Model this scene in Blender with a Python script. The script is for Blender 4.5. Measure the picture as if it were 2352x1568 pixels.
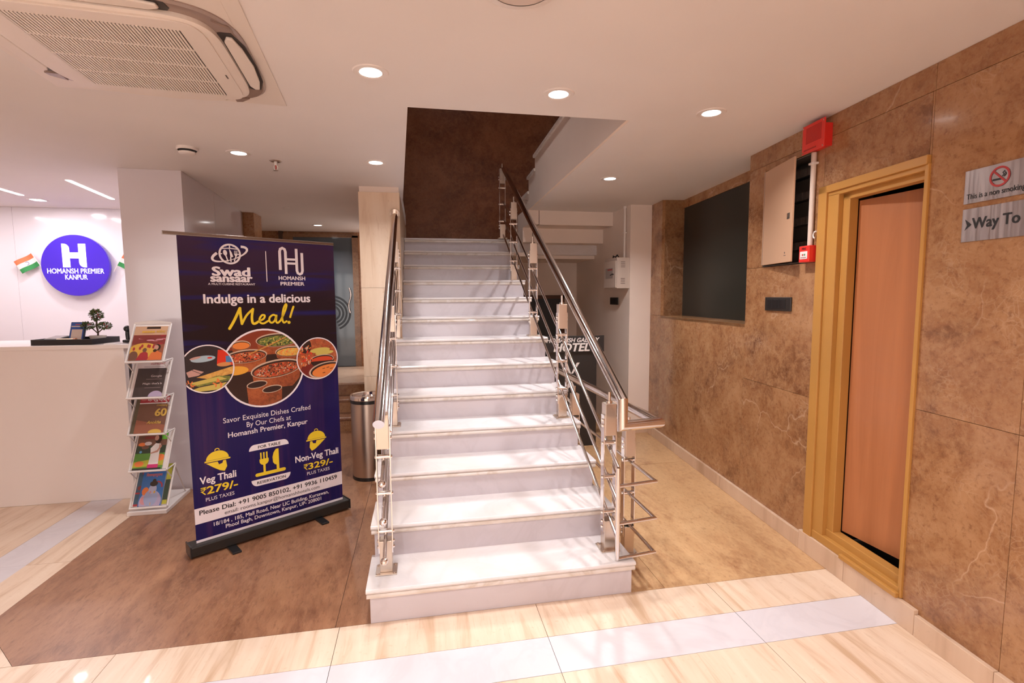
import bpy, math, random
from mathutils import Vector, Matrix
random.seed(7)
PI = math.pi
S = bpy.context.scene
for o in list(bpy.data.objects):
    bpy.data.objects.remove(o)

# ------------------------------------------------------------------ camera
cam_d = bpy.data.cameras.new('camera')
cam_d.sensor_width = 36.0
cam_d.lens = 36.0 * 1150.84 / 2352.0
cam_d.clip_start = 0.02
cam = bpy.data.objects.new('camera', cam_d)
S.collection.objects.link(cam)
yaw, pitch, roll = -0.1822, -0.0898, -0.0065
fwd = Vector((-math.sin(yaw) * math.cos(pitch), math.cos(yaw) * math.cos(pitch), math.sin(pitch)))
right = Vector((math.cos(yaw), math.sin(yaw), 0))
up = right.cross(fwd)
r2 = right * math.cos(roll) + up * math.sin(roll)
u2 = -right * math.sin(roll) + up * math.cos(roll)
cm = Matrix((r2, u2, -fwd)).transposed().to_4x4()
cm.translation = Vector((0, -2.3281, 1.5368))
cam.matrix_world = cm
S.camera = cam

# ------------------------------------------------------------------ world and exposure
world = bpy.data.worlds.new('world')
S.world = world
world.use_nodes = True
world.node_tree.nodes['Background'].inputs[0].default_value = (1.0, 0.87, 0.80, 1)
world.node_tree.nodes['Background'].inputs[1].default_value = 4.6   # warm fill light let in through the added lobby front
S.view_settings.view_transform = 'Standard'
S.view_settings.look = 'None'
S.view_settings.gamma = 1.0
S.view_settings.use_curve_mapping = False
S.view_settings.exposure = -0.66
S.cycles.use_light_tree = False
S.cycles.max_bounces = 7
S.cycles.diffuse_bounces = 5
S.cycles.glossy_bounces = 3
S.cycles.transmission_bounces = 2
S.cycles.caustics_reflective = False
S.cycles.caustics_refractive = False
LAMP_W = 17.0          # watts of one ceiling downlight
LAMP_COL = (1.0, 0.975, 0.965)
ALCOVE_W = 15.5

# ------------------------------------------------------------------ materials
def rgb(r, g, b):
    f = lambda c: (c / 255 / 12.92) if c / 255 <= 0.04045 else ((c / 255 + 0.055) / 1.055) ** 2.4
    return (f(r), f(g), f(b), 1)

MATS = {}
def mat(name, col=(.8, .8, .8, 1), rough=.5, metal=0, coat=0, emit=0, ecol=None, spec=.5, trans=0, alpha=1):
    if name in MATS: return MATS[name]
    m = bpy.data.materials.new(name); m.use_nodes = True
    b = m.node_tree.nodes['Principled BSDF']
    b.inputs['Base Color'].default_value = col
    b.inputs['Roughness'].default_value = rough
    b.inputs['Metallic'].default_value = metal
    b.inputs['Coat Weight'].default_value = coat
    b.inputs['Coat Roughness'].default_value = .05
    b.inputs['Specular IOR Level'].default_value = spec
    b.inputs['Transmission Weight'].default_value = trans
    if emit:
        b.inputs['Emission Color'].default_value = ecol or col
        b.inputs['Emission Strength'].default_value = emit
    MATS[name] = m
    return m

class NT:
    def __init__(s, m):
        s.t = m.node_tree; s.b = s.t.nodes['Principled BSDF']
    def n(s, typ, **kw):
        x = s.t.nodes.new(typ)
        for k, v in kw.items():
            if k.startswith('i_'):
                key = k[2:]
                x.inputs[int(key) if key.isdigit() else key].default_value = v
            else: setattr(x, k, v)
        return x
    def l(s, a, b): s.t.links.new(a, b)
    def coords(s, scale=(1, 1, 1), rand=True, kind='Object', rot=(0, 0, 0)):
        tc = s.n('ShaderNodeTexCoord'); mp = s.n('ShaderNodeMapping')
        mp.inputs['Scale'].default_value = scale; mp.inputs['Rotation'].default_value = rot
        s.l(tc.outputs[kind], mp.inputs['Vector'])
        if rand:
            oi = s.n('ShaderNodeObjectInfo'); mu = s.n('ShaderNodeMath', operation='MULTIPLY'); mu.inputs[1].default_value = 37.0
            s.l(oi.outputs['Random'], mu.inputs[0]); cb = s.n('ShaderNodeCombineXYZ')
            s.l(mu.outputs[0], cb.inputs[0]); s.l(mu.outputs[0], cb.inputs[2]); s.l(mu.outputs[0], cb.inputs[1])
            s.l(cb.outputs[0], mp.inputs['Location'])
        return mp.outputs[0]
    def noise(s, v, scale, detail=6, rough=.6, dist=0.0):
        x = s.n('ShaderNodeTexNoise'); x.inputs['Scale'].default_value = scale; x.inputs['Detail'].default_value = detail
        x.inputs['Roughness'].default_value = rough; x.inputs['Distortion'].default_value = dist
        s.l(v, x.inputs['Vector']); return x.outputs['Fac']
    def ramp(s, f, stops):
        r = s.n('ShaderNodeValToRGB'); e = r.color_ramp.elements
        while len(e) < len(stops): e.new(.5)
        for i, (p, c) in enumerate(stops): e[i].position = p; e[i].color = c if len(c) == 4 else (*c, 1)
        s.l(f, r.inputs[0]); return r.outputs[0]
    def mix(s, f, a, b, blend='MIX'):
        x = s.n('ShaderNodeMix', data_type='RGBA', blend_type=blend)
        if hasattr(f, 'links'): s.l(f, x.inputs[0])
        else: x.inputs[0].default_value = f
        for k, v in ((6, a), (7, b)):
            if hasattr(v, 'links'): s.l(v, x.inputs[k])
            else: x.inputs[k].default_value = v
        return x.outputs[2]
    def out(s, c): s.l(c, s.b.inputs['Base Color'])
    def rough(s, f): s.l(f, s.b.inputs['Roughness'])
    def bump(s, f, strength=.2, dist=.002):
        b = s.n('ShaderNodeBump'); b.inputs['Strength'].default_value = strength; b.inputs['Distance'].default_value = dist
        s.l(f, b.inputs['Height']); s.l(b.outputs[0], s.b.inputs['Normal'])

BW = lambda v: (v, v, v, 1)
def brown_marble(name, dark, mid, light, vein, rough=.18, scale=1.0, veinamt=.45, coat=.15, big=.5, stretch=(1, 1, 1), rot=(0, 0, 0), rand=True):
    m = mat(name, mid, rough, coat=coat); t = NT(m)
    v = t.coords(stretch, rand=rand, rot=rot)
    n1 = t.noise(v, 2.2 * scale, 5, .62, .9)
    base = t.ramp(n1, [(.30, dark), (.5, mid), (.72, light)])
    n2 = t.noise(v, 11 * scale, 5, .75, .6)
    base = t.mix(t.ramp(n2, [(.40, BW(0)), (.70, BW(.8))]), base, light)
    # warped cell veins
    nz = t.n('ShaderNodeTexNoise'); nz.inputs['Scale'].default_value = 3.0 * scale; nz.inputs['Detail'].default_value = 3
    t.l(v, nz.inputs['Vector'])
    ad = t.n('ShaderNodeMix', data_type='RGBA', blend_type='LINEAR_LIGHT'); ad.inputs[0].default_value = .22
    t.l(v, ad.inputs[6]); t.l(nz.outputs['Color'], ad.inputs[7])
    vo = t.n('ShaderNodeTexVoronoi', feature='DISTANCE_TO_EDGE'); vo.inputs['Scale'].default_value = 26 * scale
    t.l(ad.outputs[2], vo.inputs['Vector'])
    vm = t.ramp(vo.outputs['Distance'], [(0.0, BW(1)), (.09, BW(0))])
    msk = t.ramp(t.noise(v, 3.5 * scale, 2, .6, 0), [(.48, BW(0)), (.68, BW(veinamt))])
    f = t.n('ShaderNodeMath', operation='MULTIPLY'); t.l(vm, f.inputs[0]); t.l(msk, f.inputs[1])
    base = t.mix(f.outputs[0], base, vein)
    # one large pale vein
    vo2 = t.n('ShaderNodeTexVoronoi', feature='DISTANCE_TO_EDGE'); vo2.inputs['Scale'].default_value = 1.5 * scale
    t.l(ad.outputs[2], vo2.inputs['Vector'])
    vm2 = t.ramp(vo2.outputs['Distance'], [(0.0, BW(big)), (.010, BW(0))])
    msk2 = t.ramp(t.noise(v, 1.3 * scale, 1, .5, 0), [(.55, BW(0)), (.64, BW(.8))])
    f2 = t.n('ShaderNodeMath', operation='MULTIPLY'); t.l(vm2, f2.inputs[0]); t.l(msk2, f2.inputs[1])
    base = t.mix(f2.outputs[0], base, (vein[0] * 1.25, vein[1] * 1.3, vein[2] * 1.4, 1))
    n3 = t.noise(v, 34 * scale, 4, .75, .2)
    base = t.mix(t.ramp(n3, [(.30, BW(.55)), (.48, BW(0))]), base, dark)
    base = t.mix(t.ramp(n3, [(.54, BW(0)), (.72, BW(.55))]), base, light)
    sp = t.noise(v, 70 * scale, 1, .6)
    base = t.mix(t.ramp(sp, [(.64, BW(0)), (.78, BW(.16))]), base, vein)
    t.out(base)
    return m

def streak_marble(name, base, light, dark, axis='y', rough=.15, amt=.6, freq=1.0, coat=.1):
    m = mat(name, base, rough, coat=coat); t = NT(m)
    sc = {'y': (9, .8, 9), 'x': (.8, 9, 9), 'z': (9, 9, .8)}[axis]
    v = t.coords(tuple(c * freq for c in sc))
    n1 = t.noise(v, 1.0, 4, .65, .6)
    c = t.ramp(n1, [(.32, dark), (.47, base), (.75, light)])
    v2 = t.coords(tuple(c_ * freq * 3.2 for c_ in sc))
    n2 = t.noise(v2, 1.0, 3, .7, .8)
    c = t.mix(t.ramp(n2, [(.60, BW(0)), (.68, BW(amt)), (.76, BW(0))]), c, dark)
    c = t.mix(t.ramp(t.noise(t.coords((1, 1, 1)), 45, 1), [(.66, BW(0)), (.8, BW(.4))]), c, dark)
    t.out(c)
    return m

def white_marble(name, base, vein, stain, rough=.16, amt=.35):
    m = mat(name, base, rough, coat=.1); t = NT(m)
    v = t.coords((1, 1, 1))
    n = t.noise(v, 2.5, 4, .6, 1.2)
    c = t.mix(t.ramp(n, [(.44, BW(0)), (.50, BW(amt)), (.56, BW(0))]), base, vein)
    n2 = t.noise(v, 1.6, 2, .6, .3)
    c = t.mix(t.ramp(n2, [(.5, BW(0)), (.75, BW(.5))]), c, stain)
    n3 = t.noise(v, 60, 1)
    c = t.mix(t.ramp(n3, [(.70, BW(0)), (.78, BW(.35))]), c, stain)
    t.out(c); return m

def wood(name, a, b, rough=.35):
    m = mat(name, a, rough, coat=.15); t = NT(m)
    v = t.coords((6, 6, .45), rand=False)
    n = t.noise(v, 1.0, 6, .6, 1.5)
    c = t.ramp(n, [(.3, b), (.55, a), (.8, (a[0] * 1.15, a[1] * 1.15, a[2] * 1.1, 1))])
    n2 = t.noise(t.coords((90, 90, 2.5), rand=False), 1, 3, .6)
    c = t.mix(t.ramp(n2, [(.55, BW(0)), (.8, BW(.2))]), c, b)
    t.out(c); return m

def plaster(name, col, rough=.6, var=.06):
    m = mat(name, col, rough); t = NT(m)
    v = t.coords((1, 1, 1), rand=False)
    n = t.noise(v, 1.2, 2, .5)
    d = tuple(max(0, c * (1 - var * 2)) for c in col[:3]) + (1,)
    t.out(t.ramp(n, [(.35, d), (.6, col)]))
    return m

def steel(name, col=(.72, .68, .66, 1), rough=.22, brushed=None):
    m = mat(name, col, rough, metal=1); t = NT(m)
    if brushed:
        n = t.noise(t.coords(brushed), 1.0, 4, .6)
        t.rough(t.ramp(n, [(.3, BW(rough * .7)), (.7, BW(rough * 1.6))]))
    else:
        n = t.noise(t.coords((6, 6, 6)), 4, 3)
        t.rough(t.ramp(n, [(.35, BW(rough * .85)), (.7, BW(rough * 1.2))]))
    return m

M_WALL = brown_marble('emperador_wall', (.14, .050, .021, 1), (.31, .140, .060, 1), (.44, .235, .115, 1), (.56, .36, .22, 1), .18, 1.1, .42, .1, .6)
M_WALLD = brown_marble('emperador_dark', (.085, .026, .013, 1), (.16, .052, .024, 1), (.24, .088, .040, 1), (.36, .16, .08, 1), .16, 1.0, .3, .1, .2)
M_FLOORB = brown_marble('brown_floor_marble', (.115, .040, .020, 1), (.26, .115, .060, 1), (.36, .18, .095, 1), (.46, .27, .16, 1), .32, .8, .25, .05, .0, (1.8, .6, 1), (0, 0, .9))
M_FLOORT = brown_marble('tan_floor_marble', (.30, .14, .065, 1), (.50, .29, .145, 1), (.60, .38, .20, 1), (.66, .46, .27, 1), .3, 1.0, .35, .05, .0, (1.5, .7, 1), (0, 0, -.5))
M_BEIGE = streak_marble('beige_floor_marble', (.72, .55, .42, 1), (.78, .63, .50, 1), (.56, .38, .25, 1), 'y', .30, .4, 1.5)
M_SKIRT = streak_marble('beige_skirting_marble', (.62, .44, .32, 1), (.70, .53, .40, 1), (.46, .30, .20, 1), 'z', .3, .35, .3)
M_TRAV = streak_marble('travertine', (.74, .56, .41, 1), (.80, .64, .50, 1), (.58, .38, .25, 1), 'z', .25, .5, .7)
M_WFLOOR = white_marble('white_floor_marble', (.66, .62, .66, 1), (.56, .52, .56, 1), (.64, .58, .58, 1), .3)
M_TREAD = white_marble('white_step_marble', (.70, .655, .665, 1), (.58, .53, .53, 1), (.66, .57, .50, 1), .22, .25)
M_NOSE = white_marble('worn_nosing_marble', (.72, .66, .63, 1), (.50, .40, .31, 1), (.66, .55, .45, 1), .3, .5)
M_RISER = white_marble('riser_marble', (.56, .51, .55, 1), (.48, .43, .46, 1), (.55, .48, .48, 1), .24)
M_CEIL = plaster('ceiling_paint', (.78, .73, .71, 1), .7, .02)
M_WHITE = plaster('white_wall_paint', (.82, .70, .63, 1), .6, .03)
M_PANEL = mat('glossy_white_laminate', (.78, .75, .80, 1), .12, coat=.4)
M_COLUMN = mat('column_laminate', (.66, .61, .65, 1), .12, coat=.35)
M_COUNTER = mat('counter_laminate', (.80, .73, .71, 1), .28, coat=.2)
M_GROUT = mat('dark_grout', (.10, .06, .04, 1), .8)
M_STEEL = steel('polished_steel', (.80, .75, .73, 1), .10)
M_STEELB = steel('brushed_steel', (.66, .56, .48, 1), .26, (1, 1, 1))
M_BLACK = mat('black_plastic', (.012, .011, .012, 1), .35)
M_DARK = mat('gap_shade_black', (.006, .005, .005, 1), .8)
M_WPLAST = mat('white_plastic', (.78, .72, .69, 1), .35)
M_RED = mat('red_plastic', (.70, .025, .018, 1), .35, coat=.2)
M_WOOD = wood('door_veneer', (.46, .175, .072, 1), (.38, .135, .052, 1))
M_FRAME = plaster('mustard_frame_paint', (.50, .245, .060, 1), .4, .05)
M_GLASSD = mat('smoked_glass', (.022, .022, .018, 1), .3, spec=.3)
M_GLASSB = mat('blue_grey_glass', (.060, .085, .11, 1), .08, coat=.6)

# ------------------------------------------------------------------ mesh helpers
C = S.collection
class MB:
    def __init__(s): s.v = []; s.f = []; s.m = []; s.sm = []
    def face(s, pts, mi=0, smooth=False):
        b = len(s.v); s.v += [tuple(p) for p in pts]; s.f.append(tuple(range(b, b + len(pts)))); s.m.append(mi); s.sm.append(smooth)
    def box(s, x0, x1, y0, y1, z0, z1, mi=0):
        b = len(s.v)
        s.v += [(x, y, z) for z in (z0, z1) for y in (y0, y1) for x in (x0, x1)]
        for q in ((0, 2, 3, 1), (4, 5, 7, 6), (0, 1, 5, 4), (2, 6, 7, 3), (0, 4, 6, 2), (1, 3, 7, 5)):
            s.f.append(tuple(b + i for i in q)); s.m.append(mi); s.sm.append(False)
        return s
    def obox(s, o, ax, ay, az, mi=0):
        o, ax, ay, az = map(Vector, (o, ax, ay, az)); b = len(s.v)
        s.v += [tuple(o + ax * i + ay * j + az * k) for k in (0, 1) for j in (0, 1) for i in (0, 1)]
        for q in ((0, 2, 3, 1), (4, 5, 7, 6), (0, 1, 5, 4), (2, 6, 7, 3), (0, 4, 6, 2), (1, 3, 7, 5)):
            s.f.append(tuple(b + i for i in q)); s.m.append(mi); s.sm.append(False)
        return s
    def cyl(s, p0, p1, r0, r1=None, n=16, mi=0, cap=True):
        r1 = r0 if r1 is None else r1
        p0, p1 = Vector(p0), Vector(p1); d = (p1 - p0).normalized()
        a = d.orthogonal().normalized(); c = d.cross(a)
        R = [[tuple(p + (a * math.cos(2 * PI * k / n) + c * math.sin(2 * PI * k / n)) * r) for k in range(n)] for p, r in ((p0, r0), (p1, r1))]
        b = len(s.v); s.v += R[0] + R[1]
        for k in range(n):
            j = (k + 1) % n; s.f.append((b + k, b + j, b + n + j, b + n + k)); s.m.append(mi); s.sm.append(True)
        if cap:
            s.face(R[0][::-1], mi); s.face(R[1], mi)
        return s
    def tube(s, pts, r, n=14, mi=0):
        """swept tube with mitred joints"""
        pts = [Vector(p) for p in pts]; rings = []
        d0 = (pts[1] - pts[0]).normalized(); a = d0.orthogonal().normalized()
        for i, p in enumerate(pts):
            di = (pts[i] - pts[i - 1]).normalized() if i else d0
            do = (pts[i + 1] - pts[i]).normalized() if i < len(pts) - 1 else di
            t = (di + do).normalized()
            if i: a = (a - di * a.dot(di)).normalized()
            c = di.cross(a); ring = []
            for k in range(n):
                q = (a * math.cos(2 * PI * k / n) + c * math.sin(2 * PI * k / n)) * r
                den = di.dot(t)
                q = q - di * (q.dot(t) / den) if den > .2 else q
                ring.append(tuple(p + q))
            rings.append(ring)
            if i < len(pts) - 1:
                # carry the frame over the bend
                rot = di.rotation_difference(do); a = rot @ a
        for i in range(len(pts) - 1):
            b = len(s.v); s.v += rings[i] + rings[i + 1]
            for k in range(n):
                j = (k + 1) % n; s.f.append((b + k, b + j, b + n + j, b + n + k)); s.m.append(mi); s.sm.append(True)
        s.face(rings[0][::-1], mi); s.face(rings[-1], mi)
        return s
    def lathe(s, prof, n=24, mi=0, o=(0, 0, 0), sharp=True, axis='z'):
        ox, oy, oz = o
        def P(r, h, k):
            c, d = math.cos(2 * PI * k / n) * r, math.sin(2 * PI * k / n) * r
            return (ox + c, oy + d, oz + h) if axis == 'z' else (ox + c, oy + h, oz + d)
        for (ra, za), (rb, zb) in zip(prof, prof[1:]):
            b = len(s.v)
            s.v += [P(ra, za, k) for k in range(n)] + [P(rb, zb, k) for k in range(n)]
            for k in range(n):
                j = (k + 1) % n
                if ra < 1e-6: s.f.append((b, b + n + j, b + n + k))
                elif rb < 1e-6: s.f.append((b + k, b + j, b + n))
                else: s.f.append((b + k, b + j, b + n + j, b + n + k))
                s.m.append(mi); s.sm.append(True)
        return s
    def sphere(s, c, r, n=12, mi=0):
        prof = [(r * math.sin(PI * i / (n // 2)), -r * math.cos(PI * i / (n // 2))) for i in range(n // 2 + 1)]
        prof[0] = (0, -r); prof[-1] = (0, r)
        return s.lathe(prof, n, mi, c)
    def prism(s, pts, z0, z1, mi=0, axis='z'):
        """extrude polygon; axis z: pts (x,y); axis y: pts (x,z); axis x: pts (y,z)"""
        def P(p, h): return (p[0], p[1], h) if axis == 'z' else ((p[0], h, p[1]) if axis == 'y' else (h, p[0], p[1]))
        s.face([P(p, z0) for p in pts][::-1], mi); s.face([P(p, z1) for p in pts], mi)
        for a, b in zip(pts, pts[1:] + pts[:1]):
            s.face([P(a, z0), P(b, z0), P(b, z1), P(a, z1)], mi)
        return s
    def mesh(s, name, mats):
        me = bpy.data.meshes.new(name)
        me.from_pydata(s.v, [], s.f)
        for m in mats: me.materials.append(m)
        me.polygons.foreach_set('material_index', s.m); me.polygons.foreach_set('use_smooth', s.sm)
        me.update(); return me
    def build(s, name, mats, parent=None, bevel=0, loc=None, fix=True):
        if not isinstance(mats, (list, tuple)): mats = [mats]
        me = s.mesh(name, mats)
        if fix:
            import bmesh
            bm = bmesh.new(); bm.from_mesh(me)
            if bevel: bmesh.ops.remove_doubles(bm, verts=bm.verts, dist=1e-5)
            bmesh.ops.recalc_face_normals(bm, faces=bm.faces)
            bm.to_mesh(me); bm.free()
        o = bpy.data.objects.new(name, me); C.objects.link(o); o.parent = parent
        if loc: o.location = loc
        if bevel:
            md = o.modifiers.new('bevel', 'BEVEL'); md.width = bevel; md.segments = 2; md.limit_method = 'ANGLE'; md.angle_limit = 0.7
        return o

def empty(name, loc=(0, 0, 0), rz=0, parent=None):
    o = bpy.data.objects.new(name, None); C.objects.link(o); o.location = loc; o.rotation_euler = (0, 0, rz); o.empty_display_size = .1
    o.parent = parent; return o
def tag(o, label=None, cat=None, group=None, kind=None):
    for k, v in (('label', label), ('category', cat), ('group', group), ('kind', kind)):
        if v: o[k] = v
    return o
def copy_tree(o, parent=None):
    c = o.copy(); C.objects.link(c); c.parent = parent
    for ch in list(o.children): copy_tree(ch, c)
    return c
def link_mesh(name, me, parent, loc=(0, 0, 0), rz=0):
    o = bpy.data.objects.new(name, me); C.objects.link(o); o.parent = parent; o.location = loc; o.rotation_euler = (0, 0, rz); return o

# flat printing on a vertical face: x right, z up, the reader stands at -y
class Print:
    def __init__(s, y=0.0, step=.00012): s.b = MB(); s.mats = []; s.y = y; s.step = step; s.clip = None
    def mi(s, m):
        if m not in s.mats: s.mats.append(m)
        return s.mats.index(m)
    def _clip(s, pts):
        out = pts; cl = s.clip
        for i in range(len(cl)):
            a, b = cl[i], cl[(i + 1) % len(cl)]; inp, out = out, []
            side = lambda p: (b[0] - a[0]) * (p[1] - a[1]) - (b[1] - a[1]) * (p[0] - a[0])
            for j in range(len(inp)):
                p, q = inp[j - 1], inp[j]; sp, sq = side(p), side(q)
                if (sp >= 0) != (sq >= 0):
                    t = sp / (sp - sq); out.append((p[0] + (q[0] - p[0]) * t, p[1] + (q[1] - p[1]) * t))
                if sq >= 0: out.append(q)
            if not out: return []
        return out
    def poly(s, pts, m):
        s.y -= s.step
        if s.clip: pts = s._clip(list(pts))
        if len(pts) >= 3: s.b.face([(x, s.y, z) for x, z in pts], s.mi(m))
        return s
    def rect(s, x0, x1, z0, z1, m): return s.poly([(x0, z0), (x1, z0), (x1, z1), (x0, z1)], m)
    def ell(s, cx, cz, rx, rz, m, n=32, rot=0, a0=0, a1=2 * PI):
        k = n if a1 - a0 > 6.28 else n + 1
        pts = []
        for i in range(k):
            a = a0 + (a1 - a0) * i / n; x, z = rx * math.cos(a), rz * math.sin(a)
            pts.append((cx + x * math.cos(rot) - z * math.sin(rot), cz + x * math.sin(rot) + z * math.cos(rot)))
        return s.poly(pts, m)
    def stroke(s, pts, w, m, closed=False):
        s.y -= s.step; n = len(pts); W = w if isinstance(w, (list, tuple)) else [w] * n
        L, R = [], []
        for i in range(n):
            p0 = pts[i - 1] if (i or closed) else pts[i]; p1 = pts[(i + 1) % n] if (i < n - 1 or closed) else pts[i]
            dx, dz = p1[0] - p0[0], p1[1] - p0[1]; l = math.hypot(dx, dz) or 1
            nx, nz = -dz / l * W[i] / 2, dx / l * W[i] / 2
            L.append((pts[i][0] + nx, pts[i][1] + nz)); R.append((pts[i][0] - nx, pts[i][1] - nz))
        for i in range(n if closed else n - 1):
            j = (i + 1) % n; q = [R[i], R[j], L[j], L[i]]
            if s.clip: q = s._clip(q)
            if len(q) >= 3: s.b.face([(x, s.y, z) for x, z in q], s.mi(m))
        return s
    def ring(s, cx, cz, r, w, m, n=48, rz=None, a0=0, a1=2 * PI, rot=0):
        rz = rz or r; full = a1 - a0 > 6.28
        pts = []
        for i in range(n if full else n + 1):
            a = a0 + (a1 - a0) * i / n; x, z = r * math.cos(a), rz * math.sin(a)
            pts.append((cx + x * math.cos(rot) - z * math.sin(rot), cz + x * math.sin(rot) + z * math.cos(rot)))
        return s.stroke(pts, w, m, full)
    def build(s, name, parent): return s.b.build(name, s.mats, parent, fix=False)

TXT = {}
def text_mesh(body, bold=0.0, shear=0.0, space=1.0):
    k = (body, bold, shear, space)
    if k in TXT: return TXT[k]
    cu = bpy.data.curves.new('t', 'FONT'); cu.body = body; cu.offset = bold; cu.shear = shear; cu.space_character = space; cu.resolution_u = 3
    o = bpy.data.objects.new('t', cu); C.objects.link(o)
    dg = bpy.context.evaluated_depsgraph_get(); dg.update()
    me = bpy.data.meshes.new_from_object(o.evaluated_get(dg))
    v = [tuple(x.co) for x in me.vertices]; f = [tuple(p.vertices) for p in me.polygons]
    bpy.data.objects.remove(o); bpy.data.curves.remove(cu); bpy.data.meshes.remove(me)
    TXT[k] = (v, f); return v, f
def text(name, body, x0, x1, zb, m, parent, y=-.001, h=None, bold=0.0, shear=0.0, space=1.0, slope=0.0):
    """text fitted between x0 and x1 with its baseline at zb; h = height of the letters above the baseline"""
    v, f = text_mesh(body, 0.0, shear, space)
    if not v: return None
    xs = [p[0] for p in v]; zs = [p[1] for p in v]
    sx = (x1 - x0) / (max(xs) - min(xs)); sz = sx if h is None else h / max(zs)
    b = MB(); d = bold * .9   # heavy letters: the outline laid down again, shifted by the extra stroke
    for k, (ox, oz) in enumerate(((0, 0), (d, 0), (-d, 0), (0, d * .7), (0, -d * .7), (d * .7, d * .5), (-d * .7, -d * .5), (d * .7, -d * .5), (-d * .7, d * .5)) if bold else ((0, 0),)):
        n0 = len(b.v)
        b.v += [(x0 + (p[0] + ox - min(xs)) * sx, y - k * .00002, zb + (p[1] + oz) * sz + slope * (p[0] - min(xs)) * sx) for p in v]
        b.f += [tuple(i + n0 for i in q) for q in f]
    b.m = [0] * len(b.f); b.sm = [False] * len(b.f)
    return b.build(name, m, parent, fix=False)
# ------------------------------------------------------------------ room dimensions
CZ = 2.514                       # ceiling
W0, WA = 2.2348, 0.098           # right wall: start and angle off the stair axis
wd = Vector((math.sin(WA), math.cos(WA), 0))
WRZ = math.atan2(-wd.y, -wd.x)   # frame of the right wall: x runs to the right as one faces it, -y comes out of it
def wall_frame(name): return empty(name, (W0, 0, 0), WRZ)
def wpt(w, y, z):                # wall coordinates -> world
    c, s_ = math.cos(WRZ), math.sin(WRZ)
    return Vector((W0 + c * w - s_ * y, s_ * w + c * y, z))

# ---- floor: grout bed and stone slabs
fl = MB().box(-7, 6.5, -6.5, 6.2, -.06, -.006).build('floor', M_GROUT); tag(fl, kind='structure')
def slab(pts, m, h=0.0):
    """one floor slab, shrunk by half a joint"""
    cx = sum(p[0] for p in pts) / len(pts); cy = sum(p[1] for p in pts) / len(pts)
    g = .0012
    q = []
    for x, y in pts:
        q.append((x - math.copysign(g, x - cx), y - math.copysign(g, y - cy)))
    z = h + random.uniform(-.0003, .0003)
    return MB().prism(q, -.012, z).build('tile', m, fl)
def rect(x0, x1, y0, y1): return [(x0, y0), (x1, y0), (x1, y1), (x0, y1)]
def wx(y): return W0 + math.tan(WA) * y + .03
# brown field round the stair
ys = [0.0, 1.84, 3.68, 5.7]
xs = [-2.05, -.42, .42, 1.24]
for j in range(3):
    for i in range(3):
        if i == 0 and j == 0:
            slab([(-1.72, 0), (-.42, 0), (-.42, 1.84), (-2.05, 1.84), (-2.05, .33)], M_FLOORB)
        else: slab(rect(xs[i], xs[i + 1], ys[j], ys[j + 1]), M_FLOORT if i == 2 else M_FLOORB)
    slab([(1.24, ys[j]), (wx(ys[j]), ys[j]), (wx(ys[j + 1]), ys[j + 1]), (1.24, ys[j + 1])], M_FLOORT)
# beige border, white stripe and beige field in front
for a, b in ((-1.8, -1.33), (-1.33, -.40), (-.40, .54), (.54, 1.478), (1.478, 2.40)):
    slab(rect(a, b, -.25, 0), M_BEIGE); slab(rect(a, b, -.472, -.25), M_WFLOOR)
    for k, (y0, y1) in enumerate(((-1.4, -.472), (-2.33, -1.4), (-3.26, -2.33), (-4.2, -3.26), (-6.4, -4.2))):
        slab(rect(a, b, y0, y1), M_BEIGE)
# the same border turning the corner on the left
slab([(-1.8, -.0), (-1.72, 0), (-2.05, .33), (-2.05, .92), (-2.28, .92), (-2.28, .25), (-1.9, -.13), (-1.8, -.13)], M_BEIGE)
for y0, y1 in ((.92, 1.9), (1.9, 3.9)):
    slab(rect(-2.28, -2.05, y0, y1), M_BEIGE)
slab([(-2.28, .25), (-2.28, .92), (-2.5, .92), (-2.5, .16), (-2.01, -.33), (-1.9, -.13)], M_WFLOOR)
for y0, y1 in ((.92, 1.9), (1.9, 3.9)):
    slab(rect(-2.5, -2.28, y0, y1), M_WFLOOR)
for x0, x1 in ((-3.4, -2.5), (-4.3, -3.4), (-6.9, -4.3)):
    for y0, y1 in ((-.02, .92), (.92, 1.9), (1.9, 4.0)):
        slab(rect(x0, x1, y0, y1), M_BEIGE)
for x0, x1 in ((-2.7, -1.8), (-3.6, -2.7), (-6.9, -3.6)):
    for y0, y1 in ((-.95, -.34), (-2.3, -.95), (-6.4, -2.3)):
        slab(rect(x0, x1, y0, y1), M_BEIGE)
slab([(-2.5, -.02), (-2.5, .16), (-2.01, -.33), (-2.5, -.34)], M_BEIGE)

# ---- ceiling with the stair opening (left edge runs slightly off square)
OP = [(-.036, .412), (1.165, .412), (1.25, 3.37), (-.155, 3.37)]
cb = MB()
T = CZ + .12
def cpoly(pts): cb.prism(pts, CZ, T)
cpoly([(-7, -6.5), (6.5, -6.5), (6.5, .412), (-7, .412)])
cpoly([(-7, .412), (-.036, .412), (-.155, 3.37), (-7, 3.37)])
cpoly([(1.185, .412), (6.5, .412), (6.5, 3.37), (1.27, 3.37)])
cpoly([(-7, 3.37), (-.155, 3.37), (-.155, 6.2), (-7, 6.2)])
ceil = cb.build('ceiling', M_CEIL); tag(ceil, kind='structure')

# ---- right wall: backing and stone slabs, with door, niche and cabinet openings
wr = wall_frame('wall_right'); tag(wr, kind='structure')
# openings in wall coordinates (w = to the right)
DR = (-.19, .462, .0, 2.13); NI = (-2.575, -.955, 1.325, CZ); EB = (-.757, -.30, 1.722, 2.358)
def wslab(x0, x1, z0, z1, m=None):
    g = .0010
    MB().box(x0 + g, x1 - g, 0, .03, z0 + g, z1 - g).build('marble_slab', m or M_WALL, wr)
ZT = 2.40
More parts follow.
